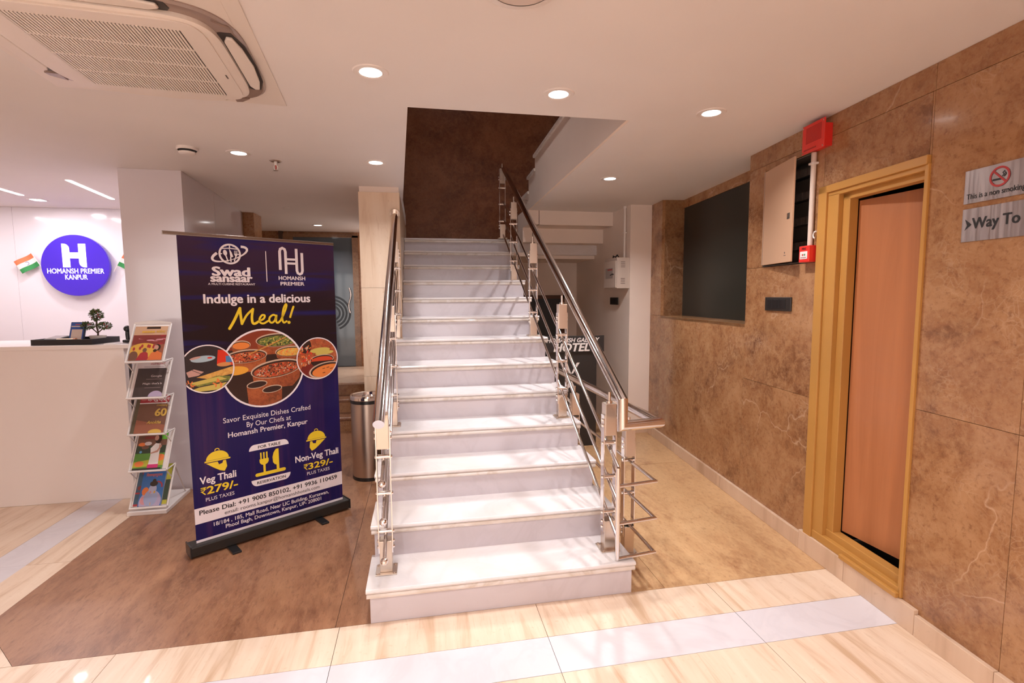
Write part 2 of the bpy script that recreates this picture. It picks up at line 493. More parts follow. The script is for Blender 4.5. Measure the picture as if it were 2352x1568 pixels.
# top course
for a, b in ((-.953, -.30), (-.30, .473), (.473, 1.40), (1.40, 2.3), (2.3, 3.4), (3.4, 4.9), (4.9, 6.6)):
    wslab(a, b, ZT, CZ)
# right of the door
for a, b in ((.473, .905), (.905, 1.75), (1.75, 2.6), (2.6, 3.6), (3.6, 5.0), (5.0, 6.6)):
    wslab(a, b, 1.02, ZT); wslab(a, b, 0, 1.02)
wslab(.462, .473, 2.13, ZT)
wslab(.464, .473, 0, 2.13)
# above the door
wslab(-.19, .462, 2.13, ZT)
# between door and niche, round the cabinet
wslab(-.953, -.757, 1.722, ZT); wslab(-.757, -.30, 2.358, ZT); wslab(-.30, -.19, 1.722, ZT)
wslab(-.953, -.19, .93, 1.722); wslab(-.953, -.19, 0, .93)
# below and beyond the niche
wslab(-1.75, -.953, .0, 1.325); wslab(-2.575, -1.75, 0, 1.325); wslab(-2.89, -2.575, 0, 1.325)
wslab(-2.89, -2.575, 1.325, CZ)
bk = MB()
for a, b, z0, z1 in ((-2.9, -2.575, 0, CZ), (-2.575, -.955, 0, 1.32), (-.955, -.757, 0, CZ), (-.757, -.30, 0, 1.72), (-.757, -.30, 2.36, CZ), (-.30, -.19, 0, CZ), (-.19, .462, 2.13, CZ), (.462, 6.6, 0, CZ)):
    bk.box(a, b, .031, .30, z0, z1)
bk.build('backing', M_GROUT, wr)
# niche lining and smoked pane
ni = wall_frame('window_1'); tag(ni, 'dark smoked pane set deep in a brown marble recess beside the cabinet', kind='structure')
MB().box(-2.6, -2.575, .03, .26, 1.325, CZ).build('reveal', M_WALL, ni)
MB().box(-.955, -.93, .03, .26, 1.325, CZ).build('reveal', M_WALL, ni)
MB().box(-2.575, -.955, .0, .26, 1.30, 1.325).build('sill', M_WALL, ni)
MB().box(-2.575, -.955, .225, .26, 2.43, CZ).build('lintel', M_WALL, ni)
MB().box(-2.575, -.955, .235, .25, 1.325, 2.43).build('pane', M_GLASSD, ni)

# skirting on the right wall
sk = wall_frame('baseboard_right'); tag(sk, kind='structure')
e = [-2.89, -2.1, -1.65, -1.2, -.75, -.24, .13, .56, .905, 1.5, 2.3, 3.2, 4.4, 6.5]
for a, b in zip(e, e[1:]):
    hgt = .118 if a in (-.24, .13) else .098
    MB().box(a + .001, b - .001, -.022, 0, 0, hgt).build('skirting_piece', M_SKIRT, sk, bevel=.002)

# ---- door in the right wall
d1 = wall_frame('door_1'); tag(d1, 'plain wood veneer door slightly ajar in a mustard wooden frame', kind='structure')
# outer casing, moulded: three flat steps
def casing(x0, x1, y0, y1, z0, z1, nm='frame'): return MB().box(x0, x1, y0, y1, z0, z1).build(nm, M_FRAME, d1, bevel=.003)
casing(-.205, -.140, -.020, .04, .112, 2.135, 'architrave')
casing(-.140, -.060, -.008, .07, .135, 2.082, 'jamb')
casing(-.062, -.012, .020, .07, .20, 2.075, 'jamb')
casing(-.205, .472, -.020, .04, 2.095, 2.135, 'architrave')
casing(-.140, .468, -.008, .07, 2.072, 2.097, 'head')
casing(-.062, .462, .020, .07, 2.040, 2.074, 'head')
casing(.455, .474, -.012, .07, .12, 2.10, 'jamb')
casing(-.140, .470, -.012, .07, .118, .165, 'threshold')
casing(-.062, .462, .015, .07, .160, .205, 'threshold')
casing(.10, .465, -.030, -.010, .118, .142, 'threshold_bead')
leafe = empty('leaf', (-.012, .075, 0), -math.radians(-5.0), d1)
leafe.rotation_euler = (0, 0, math.radians(10.0))
lf = MB().box(0, .458, 0, .035, .212, 2.030).build('panel', M_WOOD, leafe)
MB().cyl((.425, 0, 1.04), (.425, -.018, 1.04), .012, n=16).sphere((.425, -.030, 1.04), .022).build('knob', M_STEEL, leafe)
MB().box(-.3, .8, .5, .52, 0, 2.4).box(-.32, -.3, .31, .52, 0, 2.4).box(.8, .82, .31, .52, 0, 2.4).box(-.32, .82, .31, .52, 2.4, 2.42).build('gap_blackout_box', M_DARK, d1)  # near-black box added behind the leaf, keeps stray light out of the gap

# ---- white pier and side wall under the upper flight
pier = MB().box(2.27, 2.62, 2.86, 4.75, 0, CZ).build('wall_pier', M_WHITE); tag(pier, kind='structure')
b2 = MB().box(2.258, 2.53, 2.845, 2.86, 0, .098).build('baseboard_pier', M_SKIRT); tag(b2, kind='structure')
ub = MB().box(-.505, 2.27, 4.75, 4.9, 0, 2.21).build('wall_understair', M_WHITE); tag(ub, kind='structure')
d2 = empty('door_2', (1.76, 4.75, 0)); tag(d2, 'dark doorway with a narrow brown frame under the stair', kind='structure')
MB().box(-.36, .27, -.012, .0, 0, 1.50).build('dark_leaf', M_BLACK, d2)
for x in (-.40, .27): MB().box(x, x + .05, -.03, 0, 0, 1.55).build('frame', mat('brown_frame', (.10, .035, .015, 1), .5), d2)
MB().box(-.40, .32, -.03, 0, 1.50, 1.55).build('frame', mat('brown_frame'), d2)

# ---- stairwell above the ceiling
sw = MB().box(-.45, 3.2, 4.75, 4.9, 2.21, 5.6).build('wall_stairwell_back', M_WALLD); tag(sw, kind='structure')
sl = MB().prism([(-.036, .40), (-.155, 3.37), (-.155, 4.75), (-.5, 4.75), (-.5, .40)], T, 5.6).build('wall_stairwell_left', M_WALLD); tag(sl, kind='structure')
sf = MB().box(-.5, 3.2, .26, .40, T, 5.6).build('wall_stairwell_front', M_WHITE); tag(sf, kind='structure')
sr = MB().box(2.5, 2.65, .4, 4.75, T, 5.6).build('wall_stairwell_right', M_WHITE); tag(sr, kind='structure')
st = MB().box(-.5, 2.7, .26, 4.9, 5.6, 5.7).build('ceiling_stairwell', M_CEIL); tag(st, kind='structure')

# ---- stone pier on the left of the stair
pl = empty('wall_stair_left'); tag(pl, 'beige travertine pier on the left of the stair', kind='structure')
MB().box(-.500, -.158, 2.365, 4.75, 0, CZ).build('core', M_WHITE, pl)
for z0, z1 in ((0, .82), (.822, 1.62), (1.622, 2.462)):
    MB().box(-.506, -.153, 2.345, 2.365, z0, z1).build('stone_panel', M_TRAV, pl)
for z0, z1 in ((0, 1.2), (1.202, 2.462)):
    MB().box(-.506, -.5, 2.367, 4.75, z0, z1).build('stone_panel', M_TRAV, pl)
    MB().box(-.158, -.152, 2.367, 4.75, z0 if z0 else 1.19, z1).build('stone_panel', M_TRAV, pl)

# ---- rear passage: marble pier, steps, platform, back wall with the glass door
wb = empty('wall_back'); tag(wb, kind='structure')
MB().box(-7, -.5, 5.69, 5.8, 0, CZ).build('backing', M_GROUT, wb)
for x0, x1, z0, z1 in ((-3.4, -2.0, 0, CZ), (-2.0, -.5, 2.46, CZ), (-.93, -.5, .47, 2.46), (-2.0, -1.97, .47, 2.46)):
    MB().box(x0 + .001, x1 - .001, 5.66, 5.69, z0, z1 - .001).build('marble_slab', M_WALL, wb)
wp = MB().box(-2.0, -1.85, 3.985, 4.27, 0, CZ).build('wall_marble_pier', M_WALL); tag(wp, kind='structure')
we = MB().box(-3.4, -3.3, 4.27, 5.69, 0, CZ).build('wall_passage_left', M_WALL); tag(we, kind='structure')
sp_ = tag(empty('rear_steps', (0, 0, 0)), 'brown marble steps up to the glass door behind the banner', 'steps')
for k, yy in enumerate((3.60, 3.87, 4.14)):
    z = .16 * (k + 1); y1 = yy + .30 if k < 2 else 5.615
    MB().box(-1.845, -.508, yy, yy + .03, z - .16, z - .03).build('riser', M_WALL, sp_)
    MB().box(-1.845, -.508, yy - .018, y1, z - .03, z).build('tread', M_SKIRT if k == 2 else M_FLOORB, sp_, bevel=.006)
gd = empty('door_3', (-1.45, 5.66, .48)); tag(gd, 'blue grey frosted glass door with a curved steel handle', kind='structure')
GF = brown_marble('door_surround', (.10, .05, .025, 1), (.20, .10, .05, 1), (.27, .15, .08, 1), (.4, .26, .16, 1), .2)
MB().box(-.52, -.36, -.03, .0, 0, 1.95).build('side_panel', GF, gd)
MB().box(-.36, .475, -.015, .0, 0.005, 1.95).build('pane', M_GLASSB, gd)
MB().box(.475, .56, -.04, .0, 0, 1.98).build('frame', GF, gd)
MB().box(-.56, .56, -.04, .0, 1.95, 2.0).build('frame', GF, gd)
MB().box(-.55, -.50, -.06, .0, 0, 2.03).build('frame', mat('dark_wood', (.06, .03, .015, 1), .5), gd)
hp = [(.415 - .018 * math.sin(k / 12 * 2 * PI), -.055, .83 + .36 * k / 12) for k in range(13)]
hn = MB().tube([(hp[0][0], -.015, hp[0][2])] + hp + [(hp[-1][0], -.015, hp[-1][2])], .011, 10).build('handle', M_STEEL, gd)
em = Print(-.0155)
EMB = mat('etched_mark', (.035, .045, .055, 1), .3)
for r in (.10, .15, .20, .25): em.ring(.16, .82, r, .03, EMB, 30, a0=-1.2, a1=1.9)
em.build('etched_emblem', gd)

# ---- reception alcove: column, back wall, counter
cp = empty('wall_column'); tag(cp, 'glossy white clad column between the reception and the passage', kind='structure')
MB().prism([(-2.195, 2.015), (-1.785, 2.03), (-1.975, 3.97), (-2.40, 3.97)], 0, CZ).build('core', M_WHITE, cp)
MB().prism([(-2.2, 1.995), (-1.775, 2.012), (-1.778, 2.028), (-2.2, 2.012)], 0, CZ - .001).build('cladding_panel', M_COLUMN, cp)
MB().prism([(-1.776, 2.014), (-1.838, 2.806), (-1.86, 2.80), (-1.80, 2.02)], 0, CZ - .001).build('cladding_panel', M_COLUMN, cp)
MB().prism([(-1.838, 2.810), (-1.967, 3.975), (-1.99, 3.97), (-1.86, 2.81)], 0, CZ - .001).build('cladding_panel', M_COLUMN, cp)
MB().prism([(-2.2, 2.013), (-2.202, 2.013), (-2.41, 3.95), (-2.40, 3.95)], 0, CZ - .001).build('cladding_panel', M_COLUMN, cp)
ab = empty('wall_reception'); tag(ab, 'glossy white panelled wall behind the reception counter', kind='structure')
MB().box(-7, -2.2, 3.97, 4.1, 0, CZ).build('backing', M_WHITE, ab)
for x0, x1 in ((-7, -5.44), (-5.44, -4.22), (-4.22, -3.0), (-3.0, -2.3)):
    MB().box(x0 + .001, x1 - .001, 3.95, 3.97, 0, CZ - .001).build('wall_panel', M_PANEL, ab)
wl = MB().box(-7, -6.9, -6.5, 4.1, 0, CZ).build('wall_left', M_WHITE); tag(wl, kind='structure')
wf = MB().box(-7, -5.5, -6.5, -6.4, 0, CZ).box(1.2, 3.5, -6.5, -6.4, 0, CZ).box(-5.5, 1.2, -6.5, -6.4, 2.42, CZ).build('wall_front', M_WHITE); tag(wf, kind='structure')
gf = empty('lobby_fill_opening', (-5.5, -6.45, 0)); tag(gf, 'open mullioned front added behind the viewpoint to let in fill light', kind='structure')  # unseen front, added so the world can fill the room
for k in range(6): MB().box(k * 1.34 - .03, k * 1.34 + .03, -.04, .04, 0, 2.42).build('mullion', mat('dark_alu', (.05, .05, .055, 1), .4), gf)
# ------------------------------------------------------------------ main stair
RH, RT = .17, .3013
XL, XR = -.277, 1.069
stair = tag(empty('staircase'), 'white marble staircase with thirteen steps rising to the dark landing', 'staircase')
for i in range(1, 14):
    y = (i - 1) * RT; z = i * RH
    xl = XL if i < 8 else -.150
    # riser board
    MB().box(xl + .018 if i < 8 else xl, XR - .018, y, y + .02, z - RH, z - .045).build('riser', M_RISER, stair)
    # tread slab with a rounded double nosing
    yb = y + RT + .02 if i < 13 else y + .3
    b = MB()
    pr = [(yb, z - .022), (y - .004, z - .022), (y - .012, z - .018), (y - .014, z - .010), (y - .010, z - .002), (y - .004, z), (yb, z)]
    b.prism([(p[0], p[1]) for p in pr], xl, XR, axis='x')
    t_ = b.build('tread', M_TREAD, stair)
    pr2 = [(y + .05, z - .047), (y - .002, z - .047), (y - .011, z - .042), (y - .013, z - .034), (y - .010, z - .024), (y - .006, z - .022), (y + .05, z - .022)]
    MB().prism(pr2, xl + .003, XR - .003, axis='x').build('nosing', M_NOSE, stair)
    if i < 8:
        MB().box(xl + .020, xl + .035, y + .021, y + RT, 0 if i == 1 else z - RH, z - .047).build('side_panel', M_SKIRT, stair)
# solid core under the steps, narrower beside the pier
lo = [(0.021, 0)]
for i in range(1, 8): lo += [((i - 1) * RT + .021, i * RH - .048), (i * RT + .021, i * RH - .048)]
lo += [(7 * RT + .021, 3.4 * RH), (5.0 * RT, 0)]
MB().prism(lo, XL + .036, XR - .02, axis='x').build('core', M_WHITE, stair)
hi = [(7 * RT + .022, 3.4 * RH)]
for i in range(8, 13): hi += [((i - 1) * RT + .022, i * RH - .048), (i * RT + .022, i * RH - .048)]
hi += [(12 * RT + .022, 12 * RH - .2)]
MB().prism(hi, -.150, XR - .02, axis='x').build('core', M_WHITE, stair)
land = tag(MB().box(-.15, 2.27, 12 * RT + .30, 4.75, 2.06, 2.21).build('floor_landing', M_TREAD), kind='structure')

# upper flight turning back on the right: folded underside, steps and floor edge
uf = tag(empty('upper_flight'), 'white plastered underside and edge of the flight turning back above the stair', 'staircase')
def ux_(y): return 1.165 + (y - .412) / (3.37 - .412) * .085
# closed side of the flight seen through the ceiling opening
noses = [(3.664, 2.72), (3.358, 2.885), (3.0, 3.03)]
prof = [(.412, CZ + .0015), (3.362, CZ + .0015), (3.362, 2.36), (3.69, 2.36), (3.69, 2.19), (4.0, 2.19), (4.0, 2.55), (3.66, 2.55), (3.66, 2.685), (3.35, 2.685), (3.35, 2.85), (2.99, 2.85), (2.99, 2.995), (.412, 2.995)]
b = MB()
f0 = [(ux_(min(y, 3.37)), y, z) for y, z in prof]; f1 = [(ux_(min(y, 3.37)) + .12, y, z) for y, z in prof]
b.face(f0); b.face(f1[::-1])
for k in range(len(prof)):
    j = (k + 1) % len(prof); b.face([f0[k], f0[j], f1[j], f1[k]])
b.build('side_wall', M_WHITE, uf)
for (y, z), y1 in zip(noses, (3.33, 2.97, .412)):
    x = ux_(min(y, 3.37))
    MB().prism([(x - .02, y + .015), (2.5, y + .015), (2.5, y1), (ux_(y1) - .02, y1)], z - .035, z).build('tread', M_NOSE, uf, bevel=.008)
# folded soffit fascias below ceiling level
for k, (yy, zt, zb) in enumerate(((3.37, CZ, 2.355), (3.69, 2.355, 2.185), (4.0, 2.185, 2.015))):
    x = 1.25 + .13
    MB().box(x, 2.27, yy, yy + .32 if k < 2 else 4.75, zb, zt).build('soffit_step', M_WHITE, uf)
MB().box(XR - .02, 1.38, 3.63, 4.75, 2.015, 2.06).build('soffit_step', M_WHITE, uf)

# ------------------------------------------------------------------ railings
SLOPE = .565
def bolt_mesh():
    return MB().cyl((0, 0, 0), (.007, 0, 0), .010, .0075, 10).mesh('bolt', [M_STEEL])
BOLT = bolt_mesh()
def post(parent, x, y, z, hgt=.80, tubes=(.585, .40, .205), top=True):
    """post of two flat plates round square blocks"""
    p = MB().box(-.030, .030, -.030, .030, 0.006, .165).build('post', M_STEELB, parent, bevel=.002, loc=(x, y, z))
    MB().box(-.030, .030, -.030, .030, hgt - .17, hgt).build('top_block', M_STEELB, p, bevel=.002)
    for s in (-1, 1):
        MB().box(s * .033 - .0025, s * .033 + .0025, -.022, .022, .10, hgt - .06).build('side_plate', M_STEEL, p)
        for zz in (.125, .155, hgt - .09, hgt - .12):
            link_mesh('bolt', BOLT, p, (s * .0355, 0, zz), 0 if s > 0 else PI)
        for zz in tubes:
            link_mesh('bolt', BOLT, p, (s * .0355, 0, zz), 0 if s > 0 else PI)
    for zz in tubes:
        MB().cyl((-.033, 0, zz), (.033, 0, zz), .012, n=12).build('cross_tube', M_STEEL, p)
    MB().box(-.052, .052, -.052, .052, 0, .006).build('base_plate', M_STEELB, p, bevel=.001)
    for sx in (-1, 1):
        for sy in (-1, 1):
            MB().cyl((sx * .04, sy * .04, .006), (sx * .04, sy * .04, .011), .007, n=8).build('anchor', M_STEELB, p)
    if top:
        MB().cyl((0, 0, hgt), (0, 0, hgt + .012), .016, n=12).cyl((0, 0, hgt + .01), (0, 0, hgt + .06), .008, n=10).build('saddle_pin', M_STEEL, p)
    return p
PY = .155
lr = tag(empty('stair_railing'), 'polished steel railing on the left of the white stair, ending at the stone pier', 'railing')
def sl_line(z0, y): return z0 + SLOPE * y
XPL = -.190
hz = .955
MB().tube([(XPL - .006, 0.0, hz), (XPL - .006, 2.345, sl_line(hz, 2.345))], .0265, 20).build('handrail', M_STEEL, lr)
MB().cyl((XPL - .006, 2.345, sl_line(hz, 2.345)), (XPL - .006, 2.335, sl_line(hz, 2.335)), .045, n=20).build('wall_flange', M_STEELB, lr)
for k in (1, 4, 7):
    post(lr, XPL, (k - 1) * RT + PY, k * RH, .80, top=True)
for rel in (.585, .40, .205):
    z0 = RH + rel - SLOPE * PY - .016
    y0 = .035
    MB().tube([(XPL, y0, sl_line(z0, y0)), (XPL, 2.33, sl_line(z0, 2.33))], .0095, 12).build('mid_rail', M_STEEL, lr)
    MB().sphere((XPL, y0 - .01, sl_line(z0, y0 - .01)), .0185, 16).build('ball_end', M_STEEL, lr)

rr = tag(empty('stair_railing'), 'polished steel railing on the right of the stair returning along its side', 'railing')
XPR = .980
hz = 1.015
XS = 1.20
zr = .885
MB().tube([(XPR + .01, 3.50, sl_line(hz, 3.50)), (XPR + .01, 0.0, hz), (XPR + .01, 0, zr), (XS, .03, zr), (XS, 2.05, zr - .01)], .0265, 20).build('handrail', M_STEEL, rr)
for k in (1, 4, 7, 10, 13):
    post(rr, XPR, (k - 1) * RT + PY if k < 13 else 3.57, k * RH, .80)
for rel, ze in ((.585, .565), (.40, .365), (.205, .178)):
    z0 = RH + rel - SLOPE * PY - .016
    MB().tube([(XPR, 3.50, sl_line(z0, 3.50)), (XPR, .02, sl_line(z0, .02))], .0095, 12).build('mid_rail', M_STEEL, rr)
    MB().tube([(XPR, .02, ze), (XS, .05, ze), (XS, 2.05, ze)], .0095, 12).build('return_rail', M_STEEL, rr)
MB().cyl((XPR, .02, .172), (XPR, .02, sl_line(RH + .585 - SLOPE * PY - .016, .02)), .011, n=12).build('end_bar', M_STEEL, rr)
for yy in (.40, 1.45): post(rr, XS, yy, 0, .765, (.565, .365, .178))

# ------------------------------------------------------------------ reception counter and what stands on it
ct = tag(empty('reception_counter', (-2.2, 1.9, 0)), 'plain white laminate reception counter in front of the logo wall', 'counter')
MB().box(-3.2, .0, .0, .05, .0, 1.165).build('front_panel', M_COUNTER, ct, bevel=.002)
MB().box(-3.2, -.075, .05, .62, .05, 1.165).build('body', M_COUNTER, ct)
MB().box(-3.2, .035, -.004, .09, 1.165, 1.195).build('top', M_COUNTER, ct, bevel=.002)
MB().box(-3.2, -.075, .09, .64, 1.165, 1.195).build('worktop', M_COUNTER, ct)

ZC = 1.1955
tr = tag(empty('serving_tray', (-2.62, 2.10, ZC), math.radians(-6)), 'black rectangular tray with low rims on the reception counter', 'tray')
MB().box(-.215, .215, -.15, .15, 0, .006).build('tray_base', M_BLACK, tr)
for nm, a in (('rim', (-.215, .215, -.15, -.142)), ('rim', (-.215, .215, .142, .15)), ('rim', (-.215, -.207, -.142, .142)), ('rim', (.207, .215, -.142, .142))):
    MB().box(*a, .006, .042).build(nm, M_BLACK, tr, bevel=.0015)
zt = ZC + .0065
# bonsai
pot = tag(empty('potted_bonsai', (-2.475, 2.10, zt), 0), 'small artificial bonsai with red fruit in a white oval pot on the tray', 'plant')
b = MB()
n = 24
for (r0, h0), (r1, h1) in zip(((.0, 0), (.042, 0), (.060, .052), (.054, .052), (.050, .044), (0, .044)), ((.042, 0), (.060, .052), (.054, .052), (.050, .044), (0, .044), (0, .044))):
    if r0 == r1: continue
    i0 = len(b.v)
    for r, h_ in ((r0, h0), (r1, h1)):
        for k in range(n): b.v.append((r * math.cos(2 * PI * k / n), .7 * r * math.sin(2 * PI * k / n), h_))
    for k in range(n):
        j = (k + 1) % n; b.f.append((i0 + k, i0 + j, i0 + n + j, i0 + n + k)); b.m.append(0); b.sm.append(True)
b.build('pot', M_WPLAST, pot)
BR = mat('bark', (.06, .035, .02, 1), .8)
MB().tube([(0, 0, .04), (.004, 0, .08), (-.004, 0, .12), (.002, 0, .20)], .006, 8).tube([(0, 0, .07), (-.035, .005, .105), (-.07, 0, .12)], .004, 8).tube([(0, 0, .07), (.035, -.005, .10), (.062, 0, .115)], .004, 8).build('trunk', BR, pot)
LEAF = mat('leaf_green', (.045, .075, .018, 1), .55); LEAF2 = mat('leaf_green_light', (.11, .13, .03, 1), .55); FRU = mat('fruit_red', (.30, .05, .045, 1), .4)
rnd = random.Random(3)
def foliage(cx, cz, rx, rz, nl, nf):
    b = MB()
    for k in range(nl):
        while True:
            p = Vector((rnd.uniform(-1, 1), rnd.uniform(-1, 1), rnd.uniform(-1, 1)))
            if p.length < 1: break
        c = Vector((cx + p.x * rx, p.y * rx * .8, cz + p.z * rz))
        d = (p + Vector((rnd.uniform(-.6, .6), rnd.uniform(-.6, .6), rnd.uniform(-.3, .6)))).normalized()
        s = d.orthogonal().normalized() * .0038
        L = rnd.uniform(.013, .02)
        b.face([c, c + d * L * .5 + s, c + d * L, c + d * L * .5 - s], rnd.choice((0, 0, 1)))
    for k in range(nf):
        p = Vector((rnd.uniform(-1, 1), rnd.uniform(-1, 0), rnd.uniform(-.8, .8))).normalized()
        b.sphere((cx + p.x * rx * .8, p.y * rx * .75, cz + p.z * rz * .8), .0065, 8, 2)
    return tag(b.build('foliage', [LEAF, LEAF2, FRU], pot), kind='stuff')
foliage(0, .212, .042, .040, 420, 8); foliage(-.065, .128, .042, .024, 260, 5); foliage(.052, .126, .042, .022, 240, 4)
# payment stand without its code
qs = tag(empty('payment_stand', (-2.605, 2.085, zt), math.radians(-4)), 'blue payment display stand with a pale panel leaning on the tray', 'display stand')
lean = .32
def ln(x, t, d): return (x, d * math.cos(lean) + t * math.sin(lean) - .03, t * math.cos(lean) + d * -math.sin(lean) + .002)
BLU = mat('payment_blue', (.03, .09, .34, 1), .4); PALE = mat('pale_print', (.62, .50, .45, 1), .5); GREYP = mat('grey_print', (.30, .22, .19, 1), .6)
def leanbox(x0, x1, t0, t1, d0, d1):
    b = MB(); b.obox(ln(x0, t0, d0), Vector(ln(x1, t0, d0)) - Vector(ln(x0, t0, d0)), Vector(ln(x0, t0, d1)) - Vector(ln(x0, t0, d0)), Vector(ln(x0, t1, d0)) - Vector(ln(x0, t0, d0))); return b
leanbox(-.052, .052, .012, .165, 0, .018).build('board', mat('navy_plastic', (.01, .02, .06, 1), .4), qs, bevel=.003)
leanbox(-.047, .047, .015, .160, -.0008, 0).build('blue_face', BLU, qs)
leanbox(-.038, .038, .022, .105, -.0014, -.0008).build('pale_panel', PALE, qs)
leanbox(-.044, .044, .125, .133, -.0014, -.0008).build('print_line', PALE, qs)
leanbox(-.018, .016, .142, .148, -.0014, -.0008).build('print_line', mat('print_red', (.5, .08, .08, 1), .5), qs)
# card reader and paper on the tray
cr = tag(empty('card_reader', (-2.755, 2.10, zt), math.radians(-8)), 'flat grey and black device lying on the left of the tray', 'card reader')
MB().prism([(-.06, .0), (.06, .0), (.06, .052), (-.06, .03)], -.055, .055, axis='x').build('case', M_BLACK, cr, bevel=.003)
MB().obox((-.048, -.052, .0335), (.096, 0, 0), (0, .10, .0183), (0, 0, .001)).build('keypad', mat('grey_pad', (.22, .16, .15, 1), .5), cr)
sc = tag(empty('paper_roll', (-2.635, 2.0, zt), math.radians(4)), 'cream paper scroll with orange tip at the front of the tray', 'paper roll')
MB().cyl((-.055, 0, .020), (.05, 0, .020), .020, n=16).build('roll', mat('cream_paper', (.72, .56, .36, 1), .6), sc)
MB().cyl((.05, 0, .020), (.066, 0, .020), .0205, n=16).build('tip', mat('orange_tip', (.50, .17, .06, 1), .5), sc)
ph = tag(empty('desk_phone', (-2.275, 2.14, ZC), 0), 'black handset standing at the column end of the counter', 'telephone')
MB().box(-.03, .05, -.05, .05, 0, .02).build('base', M_BLACK, ph, bevel=.006)
MB().tube([(-.012, 0, .02), (-.014, 0, .06), (-.012, 0, .10)], .014, 12).sphere((-.012, 0, .105), .026, 14).build('handset', M_BLACK, ph)
np_ = tag(MB().box(-2.345, -2.265, 1.93, 2.0, ZC, ZC + .006).build('paper_pad', mat('white_paper', (.80, .76, .74, 1), .6)), 'small white notepad on the counter beside the handset', 'notepad')

# backlit disc sign and flags on the reception wall
sg = tag(empty('logo_sign', (-3.625, 3.95, 1.898)), 'round violet blue backlit sign reading HOMANSH PREMIER KANPUR on the reception wall', 'sign')
VIO = mat('violet_acrylic', (.05, .02, .45, 1), .15, coat=.5, emit=.40, ecol=(.075, .03, .60, 1))
SGW = mat('sign_white', (.9, .88, .9, 1), .4, emit=.9, ecol=(1, .97, 1, 1))
MB().lathe([(0, -.075), (.322, -.075), (.326, -.07), (.326, -.045), (0, -.045)], 64, axis='y').build('face', VIO, sg)
MB().lathe([(.29, -.045), (.29, 0)], 48, axis='y').build('standoff', M_WPLAST, sg)
pg = Print(-.0755, .0003)
def leaf_h(pg, cx, cz, s, m):
    # block letter H with one rounded corner on each leg
    def leg(x0, x1, flip):
        r = (x1 - x0) * .75; z0, z1 = cz - .30 * s, cz + .30 * s
        arc = [(x1 - r + r * math.cos(a), z1 - r + r * math.sin(a)) for a in [PI / 2 * k / 6 for k in range(7)]]
        pts = [(x0, z1)] + arc[::-1] + [(x1, z0), (x0, z0)]
        if flip:
            arc = [(x0 + r - r * math.cos(a), z0 + r - r * math.sin(a)) for a in [PI / 2 * k / 6 for k in range(7)]]
            pts = [(x1, z0), (x1, z1), (x0, z1)] + arc
        pg.poly(pts, m)
    w = .17 * s
    leg(cx - .27 * s, cx - .27 * s + w, False); leg(cx + .10 * s, cx + .10 * s + w, True)
    # lower foot of the left leg and upper part of the right one
    pg.rect(cx - .2 * s, cx + .2 * s, cz - .07 * s, cz + .08 * s, m)
leaf_h(pg, -.005, .105, .42, SGW)
pg.build('letter_mark', sg)
text('lettering', 'HOMANSH PREMIER', -.268, .268, -.085, SGW, sg, y=-.0765, h=.052, bold=.018)
text('lettering', 'KANPUR', -.105, .105, -.150, SGW, sg, y=-.0765, h=.052, bold=.018)
SAF = mat('flag_saffron', (.75, .19, .08, 1), .7); FWH = mat('flag_white', (.82, .76, .74, 1), .7); FGR = mat('flag_green', (.03, .26, .07, 1), .7); FBL = mat('flag_blue', (.05, .06, .3, 1), .7)
def flag(x, z, ang, dirx, label):
    f = tag(empty('hand_flag', (x, 3.90, z)), label, 'flag', 'tricolour flags beside the round sign')
    ca, sa = math.cos(ang), math.sin(ang)
    MB().cyl((0, .004, -.13), (0, .004, .096), .004, n=8).build('stick', M_WPLAST, f)
    f.rotation_euler = (0, ang, 0)
    for k, m in enumerate((FGR, FWH, SAF)):
        b = MB(); N = 10
        for i in range(N):
            for s0 in (0,):
                xa, xb = i / N * .185, (i + 1) / N * .185
                wa, wb = .012 * math.sin(xa * 30), .012 * math.sin(xb * 30)
                z0, z1 = -.05 + k * .048, -.05 + (k + 1) * .048
                b.face([(dirx * xa, wa, z0), (dirx * xb, wb, z0), (dirx * xb, wb, z1), (dirx * xa, wa, z1)], 0, True)
                b.face([(dirx * xa, wa + .0015, z0), (dirx * xb, wb + .0015, z0), (dirx * xb, wb + .0015, z1), (dirx * xa, wa + .0015, z1)], 0, True)
        b.build('stripe', m, f)
    wp_ = Print(.012 * math.sin(.0925 * 30) - .0030)
    wp_.ring(dirx * .0925, .022, .017, .004, FBL, 20)
    wp_.build('wheel', f)
flag(-4.0, 1.945, -.52, -1, 'small tricolour flag on the left of the round sign')
flag(-3.215, 1.945, .52, 1, 'small tricolour flag on the right of the round sign, cut by the column')
